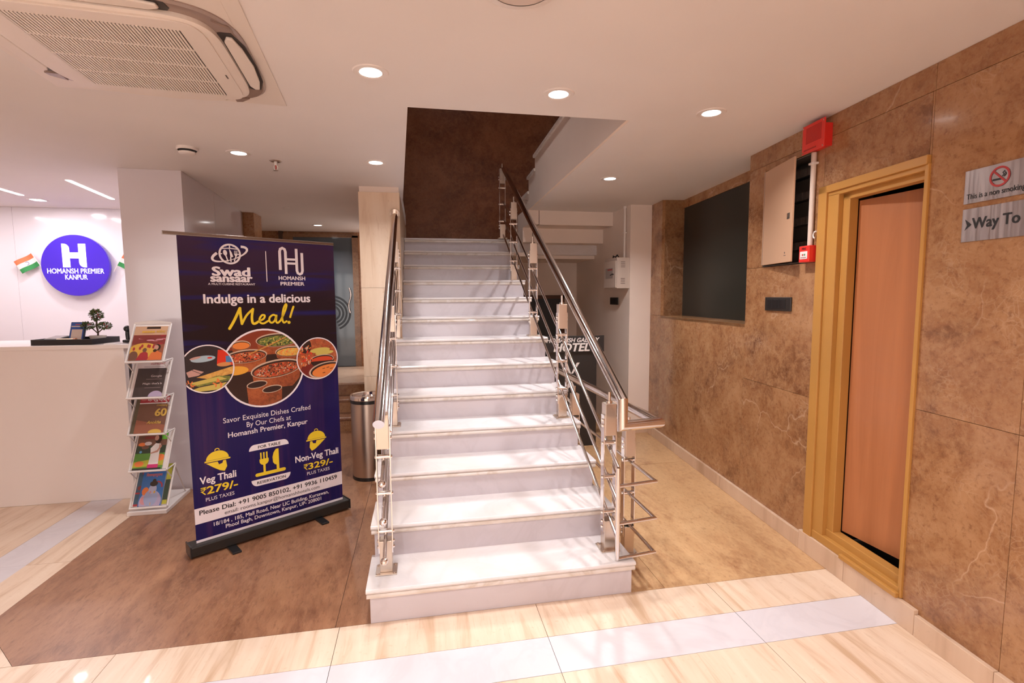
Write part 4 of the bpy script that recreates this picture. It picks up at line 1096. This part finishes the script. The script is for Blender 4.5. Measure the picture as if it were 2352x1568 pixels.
def d_grn(pr, e_, w, L):
    pr.rect(-w, w, 0, L * .42, GREEN); pr.rect(-w, w, L * .42, L * .62, DGREEN); pr.rect(-w, w, L * .62, L, BRN); pr.rect(w * .55, w, L * .78, L, MG('bright_green', (.13, .42, .05, 1)))
    pr.poly([(-w, L * .06), (w, L * .10), (w, L * .30), (-w, L * .2)], MG('lime', (.42, .40, .04, 1))); pr.ell(-w * .6, L * .15, .03, .02, CAR, 14); pr.ell(w * .75, L * .3, .03, .025, CAR, 14)
    for a_, b_, c_ in ((-.65, .66, CAR), (-.25, .68, NWS), (-.4, .58, BRN)): pr.ell(w * a_, L * b_, .024, .014, c_, 16)
    pr.rect(-w * .55, w * .1, L * .80, L * .87, MAR); pr.ell(-w * .65, L * .46, .009, .009, MG('sky', (.12, .35, .6, 1)), 12)
    fx = w * .32
    pr.ell(fx + .008, L * .80, .022, .036, HAIR, 18); pr.poly([(fx - .03, L * .12), (fx - .026, L * .38), (fx - .034, L * .55), (fx - .005, L * .68), (fx + .030, L * .66), (fx + .03, L * .42), (fx + .034, L * .12)], WHT)
    pr.ell(fx - .004, L * .82, .014, .020, MG('face'), 16); pr.poly([(fx + .02, L * .66), (fx + .04, L * .60), (fx + .018, L * .44), (fx - .03, L * .40), (fx - .03, L * .43), (fx + .01, L * .49), (fx + .02, L * .56)], MG('face'))
    pr.rect(fx - .034, fx + .036, L * .03, L * .13, MG('magenta', (.55, .03, .16, 1))); pr.rect(-w, w * .9, L * .0, L * .035, BK)
sheet_obj('magazine', 'green magazine with a woman in a pale top in the fourth pocket', 'magazine', 1, -.105, .090, .03, .94, .003, .006, GREEN, d_grn)
def d_teal(pr, e_, w, L):
    pr.rect(-w, w, L * .88, L, LIL); pr.ell(-w * .6, L * .45, .03, .018, MAR, 14); pr.rect(-w, -w * .4, L * .30, L * .34, HRED); pr.rect(-w, -w * .3, 0, L * .05, HRED); pr.ell(-w * .6, L * .82, .014, .012, HRED, 12)
sheet_obj('magazine', 'teal magazine behind the blue one in the bottom pocket', 'magazine', 0, -.105, .080, .04, .96, .0015, .004, TEAL, d_teal)
def d_blue(pr, e_, w, L):
    pr.ell(0, L * .12, w * .95, L * .30, LIL, 24); pr.ell(-w * .55, L * .40, .022, .03, CAR, 14); pr.ell(-w * .55, L * .16, .024, .03, PNK, 14)
    pr.ring(w * .35, L * .52, .035, .010, HRED, 20, a0=-.2, a1=1.6)
    pr.ell(0, L * .22, .045, .06, MG('pale_blue', (.30, .34, .52, 1)), 22); pr.ell(w * .05, L * .45, .026, .034, MG('grey_blue', (.42, .42, .58, 1)), 20); pr.ell(w * .08, L * .60, .026, .020, HAIR, 18); pr.ell(w * .08, L * .685, .012, .012, HAIR, 14); pr.ell(-w * .1, L * .37, .006, .010, PNK, 10)
    pr.ell(w * .25, L * .37, .006, .010, YLW, 10); pr.rect(w * .02, w * .10, L * .02, L * .10, CREAM)
    text('title', '\u093f\u0936\u0935\u092e\u0939\u093e\u092a\u0941\u0930\u093e\u0923', -w * .70, w * .7, L * .80, MG('coral', (.62, .18, .16, 1)), e_, y=-.003, h=.024, bold=.03)
sheet_obj('magazine', 'bright blue devotional magazine at the front of the bottom pocket', 'magazine', 0, -.072, .078, .02, .88, .008, .006, BLUE, d_blue)
sheet_obj('magazine', 'yellow and green magazine edge at the right of the bottom pocket', 'magazine', 0, .082, .112, .05, 1.0, .002, .006, MG('lime'), lambda pr, e_, w, L: pr.rect(-w, w, L * .1, L * .6, DGREEN))

# ------------------------------------------------------------------ waste bin
bi = tag(empty('waste_bin', (-.452, 2.035, 0)), 'tall round brushed steel waste bin standing behind the left handrail', 'bin')
R = .140
MB().lathe([(0, 0), (R * .99, 0), (R * 1.0, .006), (R * 1.0, .03), (0, .03)], 36).build('rubber_foot', M_BLACK, bi)
MB().lathe([(R * .985, .03), (R * .985, .655)], 48).build('body', mat('bin_steel', (.56, .47, .41, 1), .30, metal=1), bi)
MB().lathe([(R * .99, .652), (R * 1.005, .655), (R * 1.005, .675), (R * .99, .68)], 48).build('band', M_BLACK, bi)
MB().lathe([(R * .995, .678), (R * 1.03, .684), (R * 1.03, .705), (R * .98, .718), (R * .90, .712), (R * .86, .690), (R * .30, .672), (0, .670)], 48).build('lid', M_STEEL, bi)
MB().tube([(R * .5, -R * .55, .70), (-R * .3, -R * .78, .70)], .004, 8).build('hinge_pin', M_STEEL, bi)

# ------------------------------------------------------------------ hotel standee under the stair
hs = tag(empty('hotel_standee', (1.24, 2.50, 0)), 'black board standee reading HOMANSH GALAXY HOTEL behind the right railing', 'standee')
KB = mat('standee_black', (.020, .016, .016, 1), .45); KW = mat('standee_white', (.74, .68, .66, 1), .5)
MB().box(.0, .525, .0, .02, .0, .975).build('board', KB, hs, bevel=.002)
MB().box(-.02, .597, -.018, -.002, .973, 1.138).build('header', KB, hs, bevel=.002)
text('lettering', 'HOMANSH GALAXY', -.005, .545, 1.075, KW, hs, y=-.0195, h=.042, bold=.03, shear=.25)
text('lettering', 'HOTEL', .07, .44, .985, KW, hs, y=-.0195, h=.078, bold=.04, shear=.25)
p = Print(-.001)
p.poly([(.255, .755), (.275, .755), (.345, .865), (.315, .865)], KW); p.poly([(.255, .755), (.235, .755), (.185, .865), (.215, .865)], KW)
p.build('letter_mark', hs)
text('lettering', 'A', .20, .30, .585, KW, hs, y=-.0015, h=.11, bold=.03)
text('lettering', 'Y', .20, .30, .40, KW, hs, y=-.0015, h=.11, bold=.03)
# ------------------------------------------------------------------ wall-mounted things on the right wall
def on_wall(name, w, z, label, cat, group=None):
    p_ = wpt(w, 0, z); return tag(empty(name, p_, WRZ), label, cat, group)
# distribution cabinet let into the wall
eb = on_wall('distribution_cabinet', -.757, 1.722, 'recessed electrical cabinet with its pale metal cover standing ajar', 'electrical cabinet')
CW, CH = .457, .636
MB().box(0.004, CW - .004, .11, .12, .004, CH - .004).build('back', mat('cabinet_inside', (.10, .085, .075, 1), .6), eb)
for a in ((.003, .010, .0, .11, .003, CH - .003), (CW - .010, CW - .003, .0, .11, .003, CH - .003), (.01, CW - .01, .0, .11, .003, .010), (.01, CW - .01, .0, .11, CH - .010, CH - .003)):
    MB().box(*a).build('box_side', mat('cabinet_inside'), eb)
CVM = mat('cover_cream', (.66, .57, .51, 1), .45)
for zz in (.09, .24, .39, .53):
    MB().box(.05, CW - .03, .075, .11, zz, zz + .055).build('breaker_row', M_BLACK, eb)
    for k in range(9): MB().box(.06 + k * .04, .092 + k * .04, .060, .075, zz + .005, zz + .05).build('breaker', mat('breaker_grey', (.12, .10, .09, 1), .5), eb)
cv = empty('cover', (.010, -.004, 0), -math.radians(8.5), eb)
MB().box(0, .405, -.012, 0, .012, CH - .010).build('cover_panel', CVM, cv, bevel=.002)
MB().box(.012, .016, -.0128, -.012, .012, CH - .012).build('fold_line', mat('fold_shadow', (.25, .19, .16, 1), .7), cv)
MB().box(.345, .375, -.014, -.012, .27, .305).build('latch', mat('latch_dark', (.06, .05, .045, 1), .4), cv)
MB().box(.352, .366, -.016, -.014, .278, .300).build('latch_tongue', M_STEELB, cv)
lm = MB().cyl((.33, -.0125, .07), (.33, -.0121, .07), .006, n=12).box(.318, .344, -.0125, -.0121, .052, .056).build('maker_mark', mat('mark_grey', (.12, .09, .08, 1), .6), cv)
# fire alarm sounder box
fh = on_wall('alarm_sounder', -.285, 2.338, 'red metal fire alarm sounder box high under the ceiling', 'alarm')
MB().box(.012, .145, -.066, 0, .012, .135).build('back_box', M_RED, fh, bevel=.002)
MB().box(-.004, .178, -.072, -.066, -.004, .152).build('front_plate', M_RED, fh, bevel=.001)
DRD = mat('red_dark', (.25, .008, .006, 1), .5)
gb = MB()
for i in range(22):
    for j in range(13):
        x, z = .028 + i * .0058, .048 + j * .0068
        gb.box(x, x + .0034, -.0726, -.0720, z, z + .004)
tag(gb.build('speaker_perforation', DRD, fh), kind='stuff')
for x in (.006, .168):
    for z in (.006, .140): MB().cyl((x, -.072, z), (x, -.074, z), .004, n=8).build('screw', M_STEELB, fh)
pq = Print(-.0724)
for i in range(9): pq.rect(.012 + i * .012, .021 + i * .012, .011, .019, DRD)
pq.build('small_print', fh)
# manual call point
fc = on_wall('fire_call_point', -.305, 1.724, 'small red FIRE call point with a white glass panel', 'call point')
MB().box(0, .088, -.052, 0, 0, .094).build('case', M_RED, fc, bevel=.003)
MB().box(.012, .076, -.054, -.052, .018, .062).build('panel', mat('call_white', (.78, .70, .70, 1), .4), fc)
pc = Print(-.0542); pc.ell(.036, .042, .006, .006, mat('dot_red', (.5, .04, .04, 1), .5), 14); pc.ell(.054, .042, .006, .006, mat('dot_green', (.05, .25, .12, 1), .5), 14); pc.stroke([(.042, .042), (.048, .042)], .002, BK); pc.rect(.02, .068, .024, .028, mat('call_print', (.3, .1, .12, 1), .5))
pc.build('symbol', fc)
text('lettering', 'FIRE', .026, .062, .071, BK, fc, y=-.0526, h=.012, bold=.03)
# conduit between them
cd_ = on_wall('conduit_pipe', -.262, 0, 'cream plastic conduit pipe running down to the red call point', 'pipe')
MB().cyl((0, -.016, 1.818), (.0, -.016, 2.345), .0145, n=16).build('pipe', mat('conduit_cream', (.66, .54, .47, 1), .4), cd_)
MB().box(-.022, .022, -.033, 0, 2.278, 2.290).build('clip', M_WPLAST, cd_, bevel=.002)
ch = on_wall('conduit_clip', -.212, 1.875, 'broken white conduit clip hanging on chipped plaster by the door frame', 'clip')
MB().tube([(.02 * math.cos(a), -.02, .02 * math.sin(a)) for a in [PI * .4 + k * .25 for k in range(13)]], .004, 8).build('ring', M_WPLAST, ch)
MB().tube([(.008, -.018, .02), (.014, 0, .025)], .004, 8).build('stub', M_WPLAST, ch)
wr_ = on_wall('loose_wires', -.31, 2.36, 'thin loose wires hanging beside the red sounder', 'wires')
for k, (dx, m) in enumerate(((0, M_BLACK), (-.012, M_WPLAST), (-.02, M_BLACK))):
    MB().tube([(dx - .015, -.004, .148), (dx - .012, -.01, .10), (dx + .004, -.012, .04), (.022, -.03, .015)], .0022, 6).build('wire', m, wr_)
# switch plate
sp2 = on_wall('switch_plate', -.694, 1.432, 'black switch plate with three rockers below the dark pane', 'switch')
MB().box(0, .270, -.012, 0, 0, .088).build('plate', mat('switch_black', (.02, .016, .015, 1), .3), sp2, bevel=.003)
for k in range(3): MB().box(.030 + k * .066, .088 + k * .066, -.015, -.012, .014, .074).build('rocker', mat('rocker_black', (.010, .008, .009, 1), .35), sp2, bevel=.002)
# signs
SSM = steel('sign_steel', (.50, .43, .42, 1), .34, (60, 60, 1))
s1 = on_wall('no_smoking_sign', .634, 1.893, 'brushed steel plate with a no smoking symbol', 'sign')
MB().box(0, .46, -.004, 0, 0, .129).build('plate', SSM, s1)
BKI = mat('engraved_black', (.015, .012, .012, 1), .5); RDI = mat('ring_red', (.42, .03, .03, 1), .5)
text('lettering', 'This is a non smoking area', .012, .275, .017, BKI, s1, y=-.0048, h=.020, bold=.01)
p = Print(-.0046)
p.rect(.108, .140, .068, .075, BKI); p.rect(.142, .146, .068, .075, BKI)
p.stroke([(.143, .080), (.150, .086), (.144, .093), (.152, .099)], .004, BKI); p.stroke([(.150, .078), (.157, .086), (.152, .094)], .004, BKI)
p.ring(.134, .081, .034, .0075, RDI, 40); p.stroke([(.111, .104), (.157, .058)], .007, RDI)
p.build('symbol', s1)
s2 = on_wall('lift_sign', .634, 1.743, 'brushed steel direction plate with an arrow and large black words', 'sign')
MB().box(0, .46, -.004, 0, 0, .129).build('plate', SSM, s2)
text('lettering', 'Way To Lift', .042, .30, .050, BKI, s2, y=-.0048, h=.040, bold=.035)
p = Print(-.0046); p.poly([(.012, .044), (.022, .064), (.040, .066)], BKI); p.poly([(.022, .064), (.012, .090), (.040, .066)], BKI); p.build('arrow', s2)

# ------------------------------------------------------------------ electrical box on the pier
db = tag(empty('meter_box', (2.27, 2.875, 1.617), -PI / 2), 'beige metal meter box on the white wall under the upper flight', 'electrical box')
# local: x runs toward the camera side (world -y), -y comes off the wall (world -x)
DBM = mat('meter_beige', (.60, .50, .44, 1), .45)
MB().box(-.36, 0, -.145, 0, 0, .335).build('case', DBM, db, bevel=.003)
MB().box(-.355, -.006, -.158, -.146, .008, .300).build('door', DBM, db, bevel=.003)
MB().box(-.30, -.09, -.1588, -.158, .11, .225).build('label', mat('label_grey', (.36, .31, .29, 1), .5), db)
MB().box(-.24, -.10, -.1594, -.1588, .20, .215).build('label_band', mat('label_red', (.45, .06, .05, 1), .5), db)
MB().tube([(-.06, -.16, .155), (-.06, -.18, .155), (-.10, -.18, .145)], .006, 8).build('latch', M_BLACK, db)
for z0 in (.05, .23):
    for k in range(4): MB().box(.0, .0012, -.10, -.05, z0 + k * .018, z0 + k * .018 + .006).build('vent_slot', mat('vent_dark', (.18, .13, .11, 1), .6), db)
MB().tube([(-.25, -.09, .337), (-.22, -.10, .365), (-.18, -.09, .35), (-.13, -.09, .37), (-.10, -.08, .340)], .007, 8).build('cable', M_BLACK, db)
cp2 = tag(empty('conduit_pipe', (2.25, 2.97, 0)), 'white conduit running from the ceiling down to the meter box', 'pipe')
MB().cyl((0, 0, 1.954), (0, 0, 2.49), .0125, n=14).build('pipe', M_WPLAST, cp2)
MB().box(-.018, .02, -.02, .02, 2.22, 2.232).build('clip', M_WPLAST, cp2)
MB().cyl((0, 0, 2.49), (0, 0, CZ), .018, n=14).build('collar', M_WPLAST, cp2)
bs = tag(empty('socket_plate', (2.27, 3.165, 1.432), -PI / 2), 'square black socket plate below the meter box', 'socket')
MB().box(-.24, -.10 + .1, -.012, 0, 0, .083).build('plate', M_BLACK, bs, bevel=.003)
MB().box(-.20, -.04, -.015, -.012, .012, .07).build('rocker', mat('rocker_black'), bs, bevel=.002)

# ------------------------------------------------------------------ ceiling cassette air conditioner
ACR = math.radians(4.8)
ac = tag(empty('ceiling_air_conditioner', (-1.085, -.040, CZ), ACR), 'white ceiling cassette air conditioner with slatted square grille', 'air conditioner')
ACM = mat('ac_white', (.76, .68, .62, 1), .4); ACD = mat('ac_slot_dark', (.03, .022, .02, 1), .4); ACG = mat('ac_gloss', (.30, .22, .19, 1), .15)
MB().box(-.487, .487, -.487, .487, -.006, 0).build('ceiling_plate', ACM, ac, bevel=.002)
MB().box(.25, .43, -.47, -.20, -.0075, -.006).build('access_cover', ACM, ac)
def sup(hx_, hy_, e_, n_=64):
    return [(math.copysign(abs(math.cos(t)) ** (2 / e_), math.cos(t)) * hx_, math.copysign(abs(math.sin(t)) ** (2 / e_), math.sin(t)) * hy_) for t in [2 * PI * k / n_ for k in range(n_)]]
def dish(rings, m, nm):
    """stack of outlines at given depths"""
    b = MB()
    for (o0, z0), (o1, z1) in zip(rings, rings[1:]):
        n_ = len(o0)
        for k in range(n_):
            j = (k + 1) % n_; b.face([(*o0[k], z0), (*o0[j], z0), (*o1[j], z1), (*o1[k], z1)], 0, True)
    b.face([(*q_, rings[-1][1]) for q_ in rings[-1][0]])
    return b.build(nm, m, ac)
dish([(sup(.445, .432, 4.2), -.006), (sup(.445, .432, 4.2), -.012), (sup(.436, .424, 4.2), -.018), (sup(.415, .405, 4.2), -.019)], ACG, 'outlet_ring')
dish([(sup(.372, .372, 5.5), -.018), (sup(.372, .372, 5.5), -.034), (sup(.362, .362, 5.5), -.040), (sup(.352, .352, 6), -.041)], ACM, 'panel')
# curved flaps over the four outlets with dark slots beside them
for k in range(4):
    a = k * PI / 2
    def R_(x, y): return (x * math.cos(a) - y * math.sin(a), x * math.sin(a) + y * math.cos(a))
    out = [(.378, -.20), (.392, -.235), (.412, -.232), (.428, -.15), (.437, 0), (.428, .15), (.412, .232), (.392, .235), (.378, .20)]
    b = MB(); b.prism([R_(*q_) for q_ in out], -.031, -.020); b.build('flap', ACM, ac, bevel=.004)
    slot = [(.366, -.25), (.384, -.262), (.414, -.255), (.440, -.16), (.447, 0), (.440, .16), (.414, .255), (.384, .262), (.366, .25)]
    MB().prism([R_(*q_) for q_ in slot], -.0205, -.0185).build('outlet_slot', ACD, ac)
    MB().prism([R_(*q_) for q_ in ((.372, -.34), (.418, -.30), (.425, -.272), (.374, -.272))], -.026, -.0185).build('corner_piece', ACG, ac)
# grille frame and slats
fr = MB(); oo = sup(.335, .350, 9, 72); ii = [(max(-.262, min(.262, x)), max(-.292, min(.292, y))) for x, y in sup(.30, .33, 30, 72)]
for k in range(72):
    j = (k + 1) % 72; fr.face([(*oo[k], -.041), (*oo[j], -.041), (*oo[j], -.045), (*oo[k], -.045)], 0, True); fr.face([(*oo[k], -.045), (*oo[j], -.045), (*ii[j], -.046), (*ii[k], -.046)])
fr.build('grille_frame', ACM, ac)
MB().box(-.262, .262, -.292, .292, -.0425, -.0412).build('grille_shadow', mat('ac_slat_shade', (.012, .008, .007, 1), .7), ac)  # flat dark sheet painted as the shade between the slats
gsl = MB(); NS = 46
for k in range(NS):
    x = -.260 + .520 * (k + .5) / NS
    gsl.box(x - .0036, x + .0036, -.292, .292, -.0478, -.0445)
tag(gsl.build('grille_slat', ACM, ac), kind='stuff')
for k in (1, 2, 3): MB().box(-.262, .262, -.292 + .146 * k - .003, -.292 + .146 * k + .003, -.0485, -.043).build('cross_bar', ACM, ac)
MB().box(.312, .318, .06, .095, -.0466, -.0455).build('maker_mark', mat('mark_grey'), ac)

# ------------------------------------------------------------------ ceiling fittings
LEM_ = mat('lamp_lens', (1, 1, 1, 1), .4, emit=14, ecol=(1, .97, .95, 1))
def downlight(x, y, label, w=LAMP_W, grp='round recessed downlights', z=CZ):
    d = tag(empty('ceiling_downlight', (x, y, z)), label, 'light', grp)
    MB().lathe([(.048, -.003), (.056, -.005), (.074, -.004), (.078, 0)], 36).build('trim_ring', M_WPLAST, d)
    MB().lathe([(.049, -.002), (.0, -.002)], 32).build('lens', LEM_, d)
    L = bpy.data.lights.new('downlight', 'AREA'); L.shape = 'DISK'; L.size = .096; L.energy = w; L.color = LAMP_COL; L.spread = math.radians(140)
    lo = bpy.data.objects.new('lamp', L); C.objects.link(lo); lo.parent = d; lo.location = (0, 0, -.006)
    return d
downlight(-.185, .025, 'round recessed downlight nearest the air conditioner')
downlight(.689, .121, 'round recessed downlight in front of the stair opening', LAMP_W * .75)
downlight(1.571, .228, 'round recessed downlight above the wooden door side', LAMP_W * 1.1)
downlight(-1.177, 1.436, 'round recessed downlight beside the smoke detector')
downlight(-.288, 1.541, 'round recessed downlight just left of the stair opening')
downlight(1.596, 1.755, 'round recessed downlight right of the upper flight', LAMP_W * 2.1)
downlight(-1.327, 4.94, 'round recessed downlight before the glass door', LAMP_W * 1.0)
for i in range(3):
    for j in range(2):
        downlight(-2.4 + i * 1.75, -1.9 - j * 2.0, 'unseen fill downlight added behind the viewpoint, %s row, %s' % (('near', 'far')[j], ('left', 'middle', 'right')[i]), LAMP_W * 1.6, grp='added lobby fill lights')  # extra lamps out of view, added for soft fill
downlight(.55, 2.3, 'downlight added high in the stairwell as fill, out of view', LAMP_W * 2.0, 'added stairwell fill light', 5.6)  # unseen lamp added to brighten the top steps and upper flight
def tubelight(x0, y0, x1, y1, label):
    d = tag(empty('linear_light', (x0, y0, CZ)), label, 'light', 'linear lights in the reception ceiling')
    v = Vector((x1 - x0, y1 - y0, 0)); n_ = Vector((-v.y, v.x, 0)).normalized() * .018
    MB().obox(-n_ - Vector((0, 0, .004)), v, n_ * 2, (0, 0, .004)).build('diffuser', mat('led_strip', (1, 1, 1, 1), .4, emit=9, ecol=(1, .93, .97, 1)), d)
    L = bpy.data.lights.new('led', 'AREA'); L.shape = 'RECTANGLE'; L.size = v.length; L.size_y = .03; L.energy = ALCOVE_W; L.color = (1, .90, .92)
    lo = bpy.data.objects.new('lamp', L); C.objects.link(lo); lo.parent = d; lo.location = v / 2 + Vector((0, 0, -.008)); lo.rotation_euler = (0, 0, math.atan2(v.y, v.x))
tubelight(-2.82, 2.49, -2.94, 3.33, 'slim linear ceiling light nearest the column')
tubelight(-3.575, 2.40, -3.65, 3.24, 'slim linear ceiling light left of the one by the column')
tubelight(-4.4, 2.35, -4.48, 3.19, 'slim linear ceiling light further left over the reception')
for x, y, lb in ((-3.665, 3.47, 'small square downlight above the round sign'), (-5.0, 3.47, 'small square downlight at the far left of the reception')):
    d = tag(empty('square_downlight', (x, y, CZ)), lb, 'light', 'square reception downlights')
    MB().box(-.06, .06, -.06, .06, -.004, 0).build('trim', M_WPLAST, d); MB().box(-.045, .045, -.045, .045, -.006, -.004).build('lens', LEM_, d)
    L = bpy.data.lights.new('downlight', 'AREA'); L.shape = 'SQUARE'; L.size = .09; L.energy = ALCOVE_W * .7; L.color = (1, .90, .92)
    lo = bpy.data.objects.new('lamp', L); C.objects.link(lo); lo.parent = d; lo.location = (0, 0, -.009)
sd = tag(empty('smoke_detector', (-1.463, 1.36, CZ)), 'round white smoke detector on the ceiling', 'smoke detector')
MB().lathe([(.0, 0), (.062, 0), (.062, -.012), (.055, -.018)], 32).build('base', M_WPLAST, sd)
MB().lathe([(.046, -.018), (.046, -.032)], 24).build('dark_gap', M_BLACK, sd)
MB().lathe([(.05, -.030), (.047, -.040), (.03, -.046), (0, -.047)], 32).build('cap', M_WPLAST, sd)
sk_ = tag(empty('fire_sprinkler', (-.991, 1.617, CZ)), 'small pendent fire sprinkler head on the ceiling', 'sprinkler')
MB().lathe([(.0, -.006), (.03, -.006), (.042, 0)], 24).build('escutcheon', M_STEELB, sk_)
MB().cyl((0, 0, -.006), (0, 0, -.03), .012, .009, 12).build('neck', M_WPLAST, sk_)
for s in (-1, 1): MB().tube([(s * .008, 0, -.028), (s * .014, 0, -.045), (s * .006, 0, -.062)], .003, 8).build('yoke_arm', M_WPLAST, sk_)
MB().cyl((0, 0, -.03), (0, 0, -.06), .004, n=8).build('bulb', mat('bulb_red', (.5, .04, .03, 1), .2), sk_)
MB().cyl((0, 0, -.062), (0, 0, -.065), .016, n=14).build('deflector', M_STEELB, sk_)
dm = tag(empty('ceiling_speaker', (.338, -.70, CZ)), 'round flush ceiling disc at the top edge of the view', 'ceiling disc')
MB().lathe([(.135, 0), (.130, -.010), (.10, -.016)], 40).build('rim', M_WPLAST, dm); MB().lathe([(.10, -.014), (.0, -.012)], 40).build('grille', mat('disc_grey', (.60, .50, .45, 1), .5), dm)
pz = tag(MB().lathe([(0, -.004), (.03, -.004), (.036, 0)], 20).build('blank_plate', M_WPLAST), 'small blanking plate on the passage ceiling', 'blanking plate'); pz.location = (-1.40, 3.6, CZ)
bpy.context.view_layer.update()
